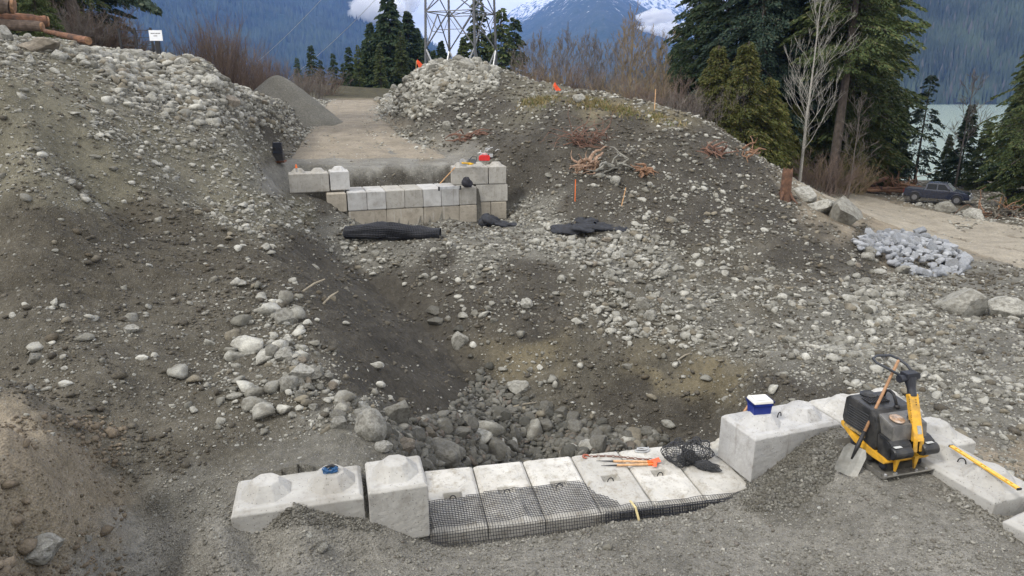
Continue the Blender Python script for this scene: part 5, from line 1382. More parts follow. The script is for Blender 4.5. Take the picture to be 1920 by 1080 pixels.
# logs top left
def log(a, b, r0, r1, label, seed, mat=M_bark, name='log', cap=None):
    cap = cap or M_logend
    a, b = Vector(a), Vector(b); e = empty(name, a, 0, label, 'log', 'logs stacked at top left'); d = b - a
    mb = MB(); rr_ = random.Random(seed); P_ = [d * (i / 10) + Vector((rr_.uniform(-1, 1), rr_.uniform(-1, 1), rr_.uniform(-1, 1))) * r0 * .10 for i in range(11)]
    mb.tube(P_, [r0 + (r1 - r0) * i / 10 + rr_.uniform(-.06, .06) * r0 for i in range(11)], 14); mb.build('stem', mat, e)
    dn = d.normalized()
    for c, rr2, s_ in ((Vector((0, 0, 0)), r0, -1), (d, r1, 1)):
        mb = MB(); mb.tube([c + dn * s_ * .0, c + dn * s_ * (r0 * .25), c + dn * s_ * (r0 * .3)], [rr2 * .96, rr2 * .88, rr2 * .5], 12); mb.build('cut_face', cap, e)
M_logend = simple('weathered_log_end', (.22, .125, .07), .9, var=.5, sc=10, dirt=(.08, .05, .035))
M_redlog = simple('red_barked_log', (.15, .075, .045), .95, var=.5, sc=5, dirt=(.06, .045, .04), dirtamt=.8, bmp=.03)
log(pt(-80, -8, 24), pt(22, 10, 24.6), .36, .30, 'dark thick log on top of the stack at the far upper left', 1)
log(pt(-60, 28, 25), pt(88, 40, 26.5), .27, .20, 'reddish split log jutting right from the stack', 2, M_redlog)
log(pt(-60, 44, 24.5), pt(78, 50, 25), .22, .18, 'thin dark log under the reddish split one', 3)
log(pt(85, 58, 25), pt(166, 77, 24), .07, .14, 'orange splintered trunk lying down the slope below the stack', 4, M_redlog)

# stump and root wood
def splinter_post(px, py, w, h, label, mat, tmin=20, name='tree_stump', cat='stump', seed=0, lean=0):
    p, t = hit(px, py, tmin); e = empty(name, p, 0, label, cat); rr_ = random.Random(seed)
    mb = MB(); n = 18
    V = []
    for lv_, (z_, k_) in enumerate(((-.2, 1.25), (.15 * h, 1.05), (.5 * h, .95), (.85 * h, .95))):
        for k2 in range(n):
            a = 2 * pi * k2 / n; r_ = w / 2 * k_ * (1 + .14 * (vn(k2 * .9, lv_ * .4, seed) - .5) * 2)
            V.append((r_ * cos(a) + lean * z_, r_ * sin(a), z_))
    for k2 in range(n):
        a = 2 * pi * k2 / n; V.append((w / 2 * .9 * cos(a) + lean * h, w / 2 * .9 * sin(a), h * (.88 + .16 * rr_.random())))
    for k2 in range(n):
        a = 2 * pi * k2 / n; V.append((w / 2 * .5 * cos(a) + lean * h, w / 2 * .5 * sin(a), h * (.80 + .16 * rr_.random())))
    F = [(r_ * n + k2, r_ * n + (k2 + 1) % n, (r_ + 1) * n + (k2 + 1) % n, (r_ + 1) * n + k2) for r_ in range(5) for k2 in range(n)] + [tuple(5 * n + k2 for k2 in range(n))]
    mb.add(V, F); mb.build('trunk', mat, e, bevel=0)
    for k2 in range(4):
        a = k2 * 1.7 + .5; mb = MB(); mb.tube([(w * .4 * cos(a), w * .4 * sin(a), .25 * h), (w * .8 * cos(a), w * .8 * sin(a), .05), (w * 1.3 * cos(a), w * 1.3 * sin(a), -.15)], [w * .16, w * .12, w * .05], 7); mb.build('root', mat, e)
M_stump = simple('red_brown_stump', (.13, .07, .045), .95, var=.55, sc=4, bmp=.04, dirt=(.07, .045, .035), dirtamt=.8)
splinter_post(1471, 374, .44, 1.35, 'tall red brown broken stump at the end of the dirt mound', M_stump, seed=3)
def roots(px, py, w, h, label, mat, n, seed, tmin=15, th=.03, cat='root', name='root_mass'):
    p, t = hit(px, py, tmin); rr_ = random.Random(seed); mb = MB()
    for k_ in range(n):
        q = Vector((rr_.uniform(-w * .3, w * .3), rr_.uniform(-.2, .2), rr_.uniform(0, h * .6))); pts_ = [q]; dr = Vector((rr_.gauss(0, 1), rr_.gauss(0, .5), rr_.gauss(.15, .45))).normalized()
        m = rr_.randint(4, 7)
        for s_ in range(m):
            dr = (dr + Vector((rr_.gauss(0, .45), rr_.gauss(0, .3), rr_.gauss(-.08, .35)))).normalized(); q = q + dr * w * rr_.uniform(.07, .15); q.z = max(q.z, -.05); pts_.append(q)
        r0 = th * rr_.uniform(.5, 1.6); mb.tube(pts_, [r0 * (1 - .8 * i / m) for i in range(len(pts_))], 5)
    o = mb.build(name, mat, fix=False, smooth=False); o.location = p; setp(o, label, cat)
M_rootred = simple('red_root', (.15, .085, .062), .9, var=.5, sc=12)
roots(1105, 272, 2.6, .9, 'thin tangled reddish roots on the dark dirt mound', M_rootred, 60, 1, th=.022)
roots(1103, 322, 1.5, .8, 'pale torn root wood in the middle of the dirt mound', M_paleroot, 30, 2, th=.06)
roots(1165, 318, 2.0, .45, 'pale grey root clod trailing right across the mound', M_boulder, 12, 3, th=.06)
roots(1212, 330, .9, .45, 'orange split root at the lower end of the pale clod', M_fresh, 18, 4, th=.06)
roots(1400, 300, 1.7, .9, 'splintered orange branch wood on the right shoulder of the mound', M_fresh, 8, 5, th=.05, tmin=26)
roots(1340, 292, 1.6, .6, 'small dark red root end near the shoulder boulder', M_rootred, 16, 6, th=.05, tmin=26)
roots(880, 262, 2.0, .5, 'broken orange root lying under the rock heap', M_rootred, 18, 7, th=.05, tmin=26)
# debris pile by the road
p, t = hit(1650, 366, 40)
rr_ = random.Random(3)
for k_, (dx, dy, ln, r_, an, lb, mt) in enumerate([(-1.0, .6, 2.6, .17, .2, 'dark brown log lowest in the pile behind the road', M_stump), (.8, .5, 3.4, .14, -.1, 'long orange brown plank-like log in the pile behind the road', M_fresh), (1.6, .1, 3.0, .11, .05, 'thin red log at the front of the pile behind the road', M_stump), (.2, 1.0, 2.2, .16, .5, 'short log propped up at the back of the pile', M_stump), (2.6, .5, 2.0, .12, -.35, 'right-hand loose log of the pile, beside the pickup', M_fresh)]):
    a = p + Vector((dx - ln / 2 * cos(an), dy, .15 + .16 * k_)); b = a + Vector((ln * cos(an), .4, ln * sin(an) * .5))
    e = empty('debris_log', a, 0, lb, 'log', 'logs in the pile behind the road'); d = b - a
    mb = MB(); mb.tube([d * (i / 6) + Vector((0, 0, rr_.uniform(-.04, .04))) for i in range(7)], [r_ * rr_.uniform(.8, 1.1) for i in range(7)], 9); mb.build('stem', mt, e)
    mb = MB(); mb.tube([d, d * 1.01], [r_ * .8, r_ * .7], 9); mb.build('cut_face', M_lath, e)
splinter_post(1614, 354, 1.3, .9, 'wide overturned rust coloured stump at the left of the log pile', M_stump, tmin=40, seed=8, lean=.4)
roots(1672, 362, 4.5, .7, 'broken branches and bark heaped behind the road', M_fresh, 60, 11, th=.05, tmin=40, cat='debris', name='branch_debris')
roots(1870, 404, 4.0, .5, 'orange wood splinters lying at the road edge near the right sign', M_fresh, 34, 12, th=.04, tmin=35, cat='debris', name='branch_debris')
roots(1885, 408, 2.4, 1.0, 'old grey root ball at the right edge by the sign', simple('grey_root', (.10, .09, .072), .95, var=.5), 34, 13, th=.06, tmin=35)
for q in [(1778, 398, 42, 'large rounded brown boulder in front of the pickup door', 51), (1830, 408, 36, 'blocky brown grey boulder in front of the pickup nose', 52)]:
    stone(q[0], q[1], q[2], M_boulder, 'round', .6, q[3], seed=q[4], own=True, tmin=35)
family(10, poly([(1690,372),(1740,372),(1900,418),(1900,428),(1760,395),(1690,380)]), 8, 20, M_boulder, ('round', 'ang'), 'small stone in the row along the far edge of the dirt road', 'stones along the far road edge', 79, tmin=36)

# ---------------------------------------------------------------- pickup
def pickup():
    p, t = hit(1765, 388, 35)
    e = empty('pickup_truck', (p.x + .55, p.y + 1.6, p.z + .08), radians(-38), 'dark navy pickup truck parked beyond the dirt road', 'pickup truck')
    e.scale = (.74, .74, .78)
    navy = simple('navy_paint', (.010, .014, .030), .22, var=.1, spec=.6, coat=.6); glass = simple('dark_glass', (.008, .010, .012), .2, var=.05, spec=.25); chrome = simple('chrome_grey', (.45, .46, .48), .3, .7, .1)
    w = .95
    prof = [(-2.75, .55), (-2.75, 1.12), (-1.05, 1.16), (-1.0, 1.16), (1.35, 1.18), (2.45, 1.05), (2.72, .90), (2.75, .50), (2.2, .42), (-2.3, .42)]
    mb = MB()
    for i_, (y_, k_) in enumerate(((-w, .90), (-w * .96, 1), (w * .96, 1), (w, .90))):
        mb.v += [(a * (.985 if k_ < 1 else 1), y_, .8 + (b - .8) * k_) for a, b in prof]
    n_p = len(prof); mb.f += [tuple(range(n_p)), tuple(3 * n_p + i_ for i_ in range(n_p))]
    for r_ in range(3): mb.f += [(r_ * n_p + i_, r_ * n_p + (i_ + 1) % n_p, (r_ + 1) * n_p + (i_ + 1) % n_p, (r_ + 1) * n_p + i_) for i_ in range(n_p)]
    body = mb.build('body', navy, e, bevel=.03)
    mb = MB(); mb.box((-1.9, 0, 1.14), (1.45, 1.6, .06)); mb.build('bed_liner', M_plastic, e)
    cab = [(-1.02, 1.12), (-.92, 1.74), (-.75, 1.82), (.55, 1.83), (.72, 1.78), (1.42, 1.15)]
    mb = MB()
    for y_, k_ in ((-w * .93, 0), (-w * .80, 1), (w * .80, 1), (w * .93, 0)): pass
    V = [(a, s_ * w * (.93 - .16 * (b - 1.12) / .7), b) for s_ in (-1, 1) for a, b in cab]; m = len(cab)
    mb.add(V, [tuple(range(m)), tuple(m + i for i in range(m))] + [(i, (i + 1) % m, m + (i + 1) % m, m + i) for i in range(m)]); mb.build('cab', navy, e, bevel=.03)
    for s_ in (-1, 1):
        def sy(b): return s_ * (w * (.93 - .16 * (b - 1.12) / .7) + .006)
        for (a0, a1, a2, a3) in ((-.86, -.78, -.02, -.02), (.06, .06, .58, 1.02)):
            mb = MB(); z0, z1 = 1.22, 1.70
            q = [(a0, z0), (a1, z1), (a2, z1), (a3, z0)]
            mb.add([(a, sy(b), b) for a, b in q] + [(a, sy(b) - s_ * .02, b) for a, b in q], [(0, 1, 2, 3), (7, 6, 5, 4), (0, 4, 5, 1), (1, 5, 6, 2), (2, 6, 7, 3), (3, 7, 4, 0)]); mb.build('side_window', glass, e)
        mb = MB(); mb.box((1.0, s_ * (w + .10), 1.28), (.10, .16, .18)); mb.build('wing_mirror', navy, e, bevel=.02)
        mb = MB(); mb.box((2.70, s_ * .70, .86), (.10, .34, .17)); mb.build('headlight', simple('lamp_glass', (.6, .63, .66), .15), e, bevel=.02)
        for x_ in (-1.75, 1.75):
            wh = MB(); wh.tube([(x_, s_ * (w - .26), .42), (x_, s_ * (w + .01), .42)], .42, 24); wo_ = wh.build('wheel', simple('tyre', (.02, .02, .02), .9), e, bevel=.0)
            wh = MB(); wh.tube([(x_, s_ * (w + .0), .42), (x_, s_ * (w + .025), .42)], .24, 12); wh.build('rim', simple('rim_grey', (.18, .18, .19), .4, .6), wo_)
            wh = MB(); wh.tube([(x_ + .52 * cos(a), s_ * (w + .005), .44 + .50 * sin(a)) for a in np.linspace(.05, pi - .05, 12)], .045, 6); wh.build('wheel_arch', M_plastic, e)
    mb = MB(); mb.add([(.76, -.70, 1.77), (.76, .70, 1.77), (1.40, .82, 1.18), (1.40, -.82, 1.18)], [(0, 1, 2, 3)]); o_ = mb.build('windscreen', simple('windscreen_glass_painted_highlight', (.28, .31, .32), .1, var=.1, spec=1), e, fix=False); o_.location = (.02, 0, .012)  # bright highlight on the windscreen is painted in as its pale base colour
    o_.modifiers.new('t', 'SOLIDIFY').thickness = .02
    mb = MB(); mb.box((2.74, 0, .84), (.06, .96, .26)); mb.build('grille', chrome, e, bevel=.01)
    mb = MB(); mb.box((2.79, 0, .56), (.14, 1.84, .20)); mb.build('bumper', chrome, e, bevel=.03)
    mb = MB(); mb.box((-2.80, 0, .58), (.12, 1.8, .18)); mb.build('bumper', chrome, e, bevel=.03)
    for s_ in (-1, 1):
        mb = MB(); mb.box((-2.75, s_ * .84, .95), (.04, .14, .3)); mb.build('tail_light', simple('tail_red', (.3, .01, .01), .3), e)
        mb = MB(); mb.box((.02, s_ * (w + .004), .85), (.015, .012, .6)); mb.box((-.35, s_ * (w + .01), 1.02), (.16, .02, .03)); mb.build('door_seam', M_dark, e)
pickup()
# right sign with dark cabinet
p, t = hit(1903, 391, 36)
e = empty('site_trailer', (p.x, p.y, p.z), -.1, 'dark box cabinet behind the white notice at the right edge', 'cabinet')
mb = MB(); mb.box((.35, 0, .65), (1.7, 1.0, 1.1)); mb.build('box', simple('dark_cabinet', (.02, .022, .028), .6), e, bevel=.02)
mb = MB(); mb.tube([(-.2, -.55, .1), (-.2, -.5, .1)], .18, 12); mb.tube([(.9, -.55, .1), (.9, -.5, .1)], .18, 12); mb.build('wheel', M_plastic, e)
mb = MB(); mb.box((.35, 0, 1.22), (1.78, 1.08, .05)); mb.build('lid', M_dark, e)
sign(1911, 392, 1.05, .50, .38, 'white notice board at the right edge in front of the dark cabinet', 36, 3)
mb = MB(); e = empty('wooden_barricade', (p.x - .95, p.y, p.z), 0, 'small tan wooden frame left of the dark cabinet', 'wooden frame')
for a, b in (((-.2, 0, 0), (-.12, 0, .9)), ((.15, 0, 0), (.2, 0, .75)), ((-.12, 0, .85), (.2, 0, .72)), ((-.16, 0, .4), (.18, 0, .35))): mb.bar(a, b, .07, .04)
mb.build('frame', M_lath, e)

# ---------------------------------------------------------------- transmission tower and wires
def tower():
    t = 70; base = pt(866, 130, t); gx, gy = base[0], base[1]; e = empty('transmission_tower', (gx, gy, 3.4), 0, 'grey steel lattice transmission tower behind the rock heap', 'pylon')
    th = radians(24); r0 = 3.95
    def leg(k, z):
        r_ = r0 * (1 - .008 * (z - 4)); a = th + k * pi / 2
        return Vector((r_ * cos(a), r_ * sin(a) * 1.0, z - 3.4))
    M_t = simple('galvanised_lattice', (.12, .125, .135), .5, .5); M_l = simple('pale_galvanised', (.36, .37, .38), .45, .5)
    for k in range(4):
        mb = MB(); mb.tube([leg(k, z) for z in (2.6, 8, 14, 20, 26, 34)], [.14, .13, .12, .11, .10, .09], 8); mb.build('corner_leg', M_t, e)
        mb = MB(); mb.lathe([(.5, -1.2), (.5, .2), (.45, .25)], 14, Matrix.Translation(leg(k, 3.6))); mb.build('footing', M_conc, e)
    lv = [7.6, 12.6, 16.2, 21, 27, 33]
    for i, z in enumerate(lv):
        mb = MB()
        for k in range(4): mb.tube([leg(k, z), leg(k + 1, z)], .05, 6)
        if i in (1, 2): mb.tube([leg(0, z), leg(2, z)], .04, 6); mb.tube([leg(1, z), leg(3, z)], .04, 6)
        mb.build('horizontal_ring', M_t, e)
    for k in range(4):
        mb = MB()
        for z0, z1 in zip(lv[1:], lv[2:]):
            mb.tube([leg(k, z0), leg(k + 1, z1)], .06, 6); mb.tube([leg(k + 1, z0), leg(k, z1)], .06, 6)
        a, b = leg(k, 7.9), leg(k + 1, 7.9); mid = (leg(k, 12.6) + leg(k + 1, 12.6)) / 2; top = (leg(k, 12.6) + leg(k + 1, 12.6)) / 2
        mb.tube([leg(k, 9.2), top], .07, 6); mb.tube([leg(k + 1, 9.2), top], .07, 6)
        q = (leg(k, 9.2) + top) / 2; q2 = (leg(k + 1, 9.2) + top) / 2
        mb.tube([q, q2], .035, 5); mb.tube([q, leg(k, 12.6)], .035, 5); mb.tube([q2, leg(k + 1, 12.6)], .035, 5)
        mb.build('cross_brace', M_t, e)
        mb = MB(); bm_ = (leg(k, 3.8) + leg(k + 1, 3.8)) / 2
        mb.tube([leg(k, 9.2), bm_], .09, 6); mb.tube([leg(k + 1, 9.2), bm_], .09, 6); mb.build('pale_brace', M_l, e)
tower()
for k_, (a, b) in enumerate((((480, 118, 120), (930, -420, 72)), ((538, 150, 125), (980, -330, 72)))):
    A_, B_ = Vector(pt(*a)), Vector(pt(*b)); mb = MB()
    mb.tube([A_.lerp(B_, f) - Vector((0, 0, 5 * 4 * f * (1 - f) * .4)) for f in np.linspace(0, 1, 24)], .03, 5)
    setp(mb.build('power_line', simple('wire_grey', (.35, .36, .38), .5, .3), smooth=True), ['upper left faint power line rising across the blue mountain', 'lower right faint power line rising across the blue mountain'][k_], 'power line')

# ---------------------------------------------------------------- vegetation
M_fir = foliage_mat('fir_needles', (.018, .036, .019), (.050, .078, .036), (.078, .090, .040), th=.88)
M_fir2 = foliage_mat('fir_needles_green', (.028, .048, .018), (.074, .098, .034), (.11, .115, .045), th=.85)
M_cedar = foliage_mat('cedar_sprays', (.035, .050, .012), (.105, .110, .032), (.15, .125, .045), th=.85)
M_spruce = foliage_mat('spruce_needles', (.015, .033, .023), (.040, .064, .045), (.06, .075, .048))
M_dtrunk = simple('conifer_bark', (.075, .062, .052), .95, var=.4, sc=3, bmp=.04)
M_alder = simple('alder_twigs', (.14, .122, .108), .95, var=.3, sc=2)
M_red = simple('dogwood_stems', (.135, .10, .082), .9, var=.3, sc=2)
M_tan = simple('tan_twigs', (.20, .155, .095), .9, var=.3, sc=2)

def conifer_meshes(seed, H, Rm, cb=.08, nbr=190, per=34, spr=.34, sw=.085, droop=.25, taper=.85, up=.15, gap=.25, trunk=True, tr=.014):
    rr = np.random.RandomState(seed); Vs = []
    hs = cb + (1 - cb) * np.sort(rr.rand(nbr)) ** .92
    mbt = MB(); mbt.tube([(.02 * H * (vn(i * .7, seed, 2) - .5) * .15, 0, H * i / 9) for i in range(10)], [H * tr * (1 - .93 * i / 9) for i in range(10)], 9)
    for f in hs:
        if rr.rand() < gap * .5: continue
        h = H * f; rel = (1 - f) / (1 - cb)
        Lb = Rm * (rel ** taper) * (1 - .55 * math.exp(-((f - cb) / .07))) * rr.uniform(.55, 1.18) + .25
        a = rr.rand() * 6.283; Lb *= .62 + .72 * float(vn(cos(a) * 1.3 + 4, f * 8 + sin(a), seed)); n = max(6, int(per * (Lb / Rm + .25)))
        s = np.sqrt(rr.rand(n)) * .95 + .05
        dr = droop * rr.uniform(.6, 1.5)
        bx = s * Lb; bz = h + up * Lb * s - dr * Lb * s ** 2 * 1.3
        lat = (rr.rand(n) - .5) * 2 * (.34 * Lb * (1 - s * .75) + .10)
        cx = bx * cos(a) - lat * sin(a); cy = bx * sin(a) + lat * cos(a); cz = bz - np.abs(lat) * .25 + (rr.rand(n) - .5) * .18
        C = np.stack([cx, cy, cz], -1)
        side = np.sign(lat) * rr.uniform(.2, .9, n)
        dx = np.stack([cos(a) - side * sin(a), sin(a) + side * cos(a), -.35 - .5 * rr.rand(n)], -1); dx /= np.linalg.norm(dx, axis=1)[:, None]
        sp = spr * (.6 + .8 * rr.rand(n))[:, None]; wv = rr.randn(n, 3); wv -= (wv * dx).sum(1)[:, None] * dx; wv /= np.linalg.norm(wv, axis=1)[:, None]
        wd = sw * (.6 + .8 * rr.rand(n))[:, None]
        Vs.append(np.stack([C, C + dx * sp * .45 + wv * wd, C + dx * sp, C + dx * sp * .5 - wv * wd], 1).reshape(-1, 3))
        k_ = int(min(f * 9, 8)); mbt.bar((0, 0, h), (bx.max() * .8 * cos(a), bx.max() * .8 * sin(a), h + up * Lb * .8 - dr * Lb * .83), .035 + .02 * Lb / 3, .03)
    V = np.concatenate(Vs); F = np.arange(len(V)).reshape(-1, 4)
    cm = npmesh('crown', V, F)
    tm = bpy.data.meshes.new('trunk'); tm.from_pydata(mbt.v, [], mbt.f); tm.update()
    return tm, cm
PROTO = {}
def tree_from(key, loc, rz, sc, label, group, name, cat, mat, tmat=M_dtrunk):
    tm, cm = PROTO[key]
    e = empty(name, loc, rz, label, cat, group); e.scale = (sc, sc, sc)
    for nm, m_, mt in (('trunk', tm, tmat), ('crown', cm, mat)):
        if not len(m_.materials): m_.materials.append(mt)
        elif m_.materials[0] != mt:
            k_ = (key, nm, mt.name)
            if k_ not in PROTO: c_ = m_.copy(); c_.materials.clear(); c_.materials.append(mt); PROTO[k_] = c_
            m_ = PROTO[k_]
        o = bpy.data.objects.new(nm, m_); COL.objects.link(o); o.parent = e
    return e
PROTO['big1'] = conifer_meshes(1, 28, 5.4, .05, 560, 190, .30, .055, .30, .6, .12)
PROTO['big2'] = conifer_meshes(2, 27, 5.0, .08, 520, 180, .30, .055, .38, .75, .10)
PROTO['doug'] = conifer_meshes(3, 30, 4.6, .30, 460, 170, .30, .055, .30, .65, .18, tr=.013)
PROTO['cedar'] = conifer_meshes(4, 7.5, 2.3, .02, 260, 95, .24, .04, .45, .8, .25)
PROTO['lake'] = conifer_meshes(5, 12.5, 3.1, .17, 110, 80, .28, .07, .35, .8, .18, gap=.5, tr=.013)
PROTO['small'] = conifer_meshes(6, 11, 2.4, .05, 300, 80, .26, .055, .30, .85, .15)
PROTO['far1'] = conifer_meshes(7, 18, 4.9, .03, 420, 60, .60, .15, .28, .8, .15)
PROTO['far2'] = conifer_meshes(8, 20, 3.8, .10, 260, 44, .60, .15, .35, .85, .12, gap=.5)
PROTO['spire'] = conifer_meshes(9, 13, 3.0, .02, 200, 34, .55, .13, .25, .9, .15, gap=.35)
def gpos(px, t):
    x = (px - 960) / 1280 * t; z = HC
    for _ in range(8):
        y = (t + (z - HC) * PS) / PC; z = float(gz(x, y))
    return x, y, z
def place(px, t, key, H=None, label='', group=None, name='fir_tree', cat='tree', mat=M_fir, dz=0, top=None, rz=None, tmat=M_dtrunk):
    x, y, z = gpos(px, t); z += dz - .2
    H0 = {'big1': 28, 'big2': 27, 'doug': 30, 'cedar': 7.5, 'lake': 12.5, 'small': 11, 'far1': 18, 'far2': 20, 'spire': 13}[key]
    if top is not None: H = pt(px, top, t)[2] - z
    sc = (H or H0) / H0
    return tree_from(key, (x, y, z), rz if rz is not None else random.uniform(0, 6.28), sc, label, group, name, cat, mat, tmat)
gR = 'dark conifers standing on the right of the mound'
for q in [(1300, 62, 'big2', 20, M_fir, 'open dark conifer at the left end of the tall right group'), (1345, 58, 'big1', 23, M_fir, 'dense dark conifer second from the left in the tall right group'), (1405, 55, 'big2', 26, M_spruce, 'darkest conifer behind and left of the bare white birch'),
          (1455, 60, 'big1', 28, M_spruce, 'dark conifer directly behind the bare white birch'), (1500, 66, 'big1', 30, M_fir, 'tall conifer between the birch and the thick bare trunk'), (1572, 56, 'big1', 27, M_fir2, 'greener tall conifer right of the thick bare trunk'),
          (1560, 62, 'big2', 30, M_fir2, 'conifer just behind the thick bare trunk, its crown out of frame'), (1610, 62, 'big2', 19, M_fir2, 'conifer at the right end of the tall group, lake beside it')]:
    place(q[0], q[1], q[2], q[3], q[5], gR, mat=q[4])
place(1557, 51, 'doug', 29, 'tall fir with a thick bare lower trunk in the right group', gR, mat=M_fir2)
gC = 'yellow green young cedars below the dark conifers'
for q in [(1335, 46, 6.2, 'yellow green cedar farthest left below the dark conifers'), (1385, 45, 7.2, 'tallest yellow green cedar, left of the birch'), (1430, 46, 6.0, 'yellow green cedar with dead twigs nearest the birch'), (1455, 49, 5.0, 'short cedar at the foot of the birch'), (1480, 54, 5.5, 'short dark green cedar just behind the birch trunk'), (1360, 44, 3.8, 'low cedar at the edge of the mound'), (1590, 54, 5.0, 'low green cedar right of the thick bare trunk'), (1625, 56, 6.5, 'olive cedar in front of the greener tall conifer'), (1535, 56, 4.5, 'small cedar between the birch and the thick trunk')]:
    place(q[0], q[1], 'cedar', q[2], q[3], gC, 'cedar_tree', mat=M_cedar)
place(1712, 58, 'lake', None, 'open layered dark fir silhouetted against the lake', None, mat=M_spruce, top=140)
for q in [(1795, 62, 195, 'small', M_fir, 'short dense conifer just right of the layered fir'), (1830, 58, 225, 'small', M_fir2, 'green bushy conifer above the pickup hood'), (1765, 64, 250, 'small', M_fir2, 'small conifer behind the pickup cab'), (1672, 62, 190, 'small', M_fir2, 'young conifer in front of the lake, left of the layered fir'), (1650, 66, 160, 'small', M_fir, 'young dark conifer at the lake edge of the tall group')]:
    place(q[0], q[1], q[2 + 1], None, q[5], 'smaller conifers in front of the lake', mat=q[4], top=q[2])
for q in [(1922, 46, 'big1', -90, M_fir2, 'big dark conifer at the right edge of the photo'), (1900, 56, 'big2', 40, M_fir2, 'conifer left of and behind the big right edge one'), (2000, 50, 'big1', -120, M_fir, 'conifer mostly outside the right edge of the photo'), (1875, 56, 'small', 170, M_fir, 'dark lower conifer at the left foot of the right edge trees')]:
    place(q[0], q[1], q[2], None, q[5], 'conifers at the right edge', mat=q[4], top=q[3])
gB = 'conifers standing behind the haul road'
for q in [(735, 105, -15, 'far1', 'tallest and broadest conifer left of the pylon'), (770, 112, 25, 'far1', 'broad conifer right against the pylon'), (700, 108, 45, 'far1', 'bushy conifer forming the left shoulder of the clump'), (675, 100, 85, 'far2', 'narrow conifer at the left edge of the clump'), (755, 98, 60, 'far2', 'front conifer of the clump beside the flagged stake'), (800, 104, 72, 'far2', 'thin conifer behind the left pylon legs'), (715, 95, 85, 'spire', 'low front conifer just above the haul road crest'),
          (897, 100, -10, 'far2', 'ragged conifer seen through the pylon'), (870, 95, 72, 'far1', 'low bushy conifer under the pylon lattice'), (940, 98, 18, 'spire', 'slim pointed conifer just right of the pylon'), (965, 105, 35, 'spire', 'thin sparse conifer, second right of the pylon'), (830, 112, 78, 'far1', 'conifer between the two left pylon legs'), (920, 108, 65, 'far1', 'dark conifer behind the right pylon legs'), (690, 118, 75, 'far1', 'dark rounded conifer filling the left of the clump'), (785, 120, 55, 'far1', 'dark conifer filling the gap left of the pylon'), (725, 122, 30, 'far1', 'conifer hidden behind the tallest of the clump'), (815, 118, 95, 'far1', 'low dark conifer between clump and pylon'), (660, 112, 120, 'far1', 'low dark conifer at the road crest end of the clump')]:
    place(q[0], q[1], q[3], None, q[4], gB, mat=M_fir if q[1] > 101 else M_fir2, top=q[2])
gS = 'small pointed conifers left of the clump'
for i, q in enumerate([(560, 108, 'leftmost small pointed conifer behind the gravel cone'), (588, 85, 'tallest small pointed conifer behind the gravel cone'), (604, 112, 'small conifer right beside the tallest pointed one'), (628, 100, 'small pointed conifer midway to the clump'), (645, 118, 'shortest small conifer left of the clump'), (658, 88, 'slim conifer nearest the clump on its left')]):
    place(q[0], 98 + 3 * (i % 3), 'spire', None, q[2], gS, mat=M_fir, top=q[1])
place(1262, 75, 'far2', None, 'narrow conifer between the tan alders and the tall right group', None, mat=M_fir, top=55)
# top left trees
for q in [(55, 36, 'big2', 20, M_fir2, 'green conifer behind the log stack at top left'), (-20, 34, 'big1', 22, M_fir, 'conifer at the far top left corner behind the logs'), (165, 42, 'big1', 24, M_spruce, 'dark conifer behind the bare bushes, branch reaching right')]:
    place(q[0], q[1], q[2], q[3], q[5], 'conifers at top left', mat=q[4])
place(80, 31, 'cedar', 3.4, 'light green low conifer beside the log ends', None, 'cedar_tree', mat=M_fir2)

def bare_mesh(seed, H, spread=.5, levels=4, r0=.10, nb=26, start=.25, ang=.7, twig=.012, up=.35, n3=4, lean=0):
    rr = random.Random(seed); mb = MB()
    def grow(p, d, L_, r, lvl):
        n = 4; pts_ = [p]; q = p; dd = d
        for i in range(n):
            dd = (dd + Vector((rr.gauss(0, .10), rr.gauss(0, .10), rr.gauss(.04, .05)))).normalized(); q = q + dd * L_ / n; pts_.append(q)
        mb.tube(pts_, [max(twig * .6, r * (1 - .7 * i / n)) for i in range(n + 1)], 5 if lvl < 2 else 3)
        if lvl >= levels: return
        for k in range(n3 if lvl < 2 else 3):
            f = rr.uniform(.3, 1); i = min(int(f * n), n - 1); b = pts_[i].lerp(pts_[i + 1], f * n - i if f < 1 else 1)
            nd = (dd + Vector((rr.gauss(0, ang), rr.gauss(0, ang), rr.gauss(up * .5, .25)))).normalized()
            grow(b, nd, L_ * rr.uniform(.45, .7), max(twig, r * .45), lvl + 1)
    tp = [Vector((lean * H * (i / 10) ** 1.5 + H * .012 * (vn(i * .8, seed, 3) - .5) * 3, 0, H * i / 10)) for i in range(11)]
    mt = MB(); mt.tube(tp, [r0 * (1 - .92 * i / 10) + .01 for i in range(11)], 9)
    for k in range(nb):
        f = start + (1 - start) * (k + rr.random()) / nb; i = min(int(f * 10), 9); b = tp[i].lerp(tp[i + 1], f * 10 - i)
        a = rr.uniform(0, 6.28); d = Vector((cos(a) * spread, sin(a) * spread, up + .25 * f)).normalized()
        grow(b, d, H * (.30 - .17 * f) * rr.uniform(.6, 1.15), r0 * .30 * (1.1 - f), 1)
    def mk(m, nm):
        me = bpy.data.meshes.new(nm); me.from_pydata(m.v, [], m.f); me.update(); return me
    return mk(mt, 'trunk'), mk(mb, 'branches')
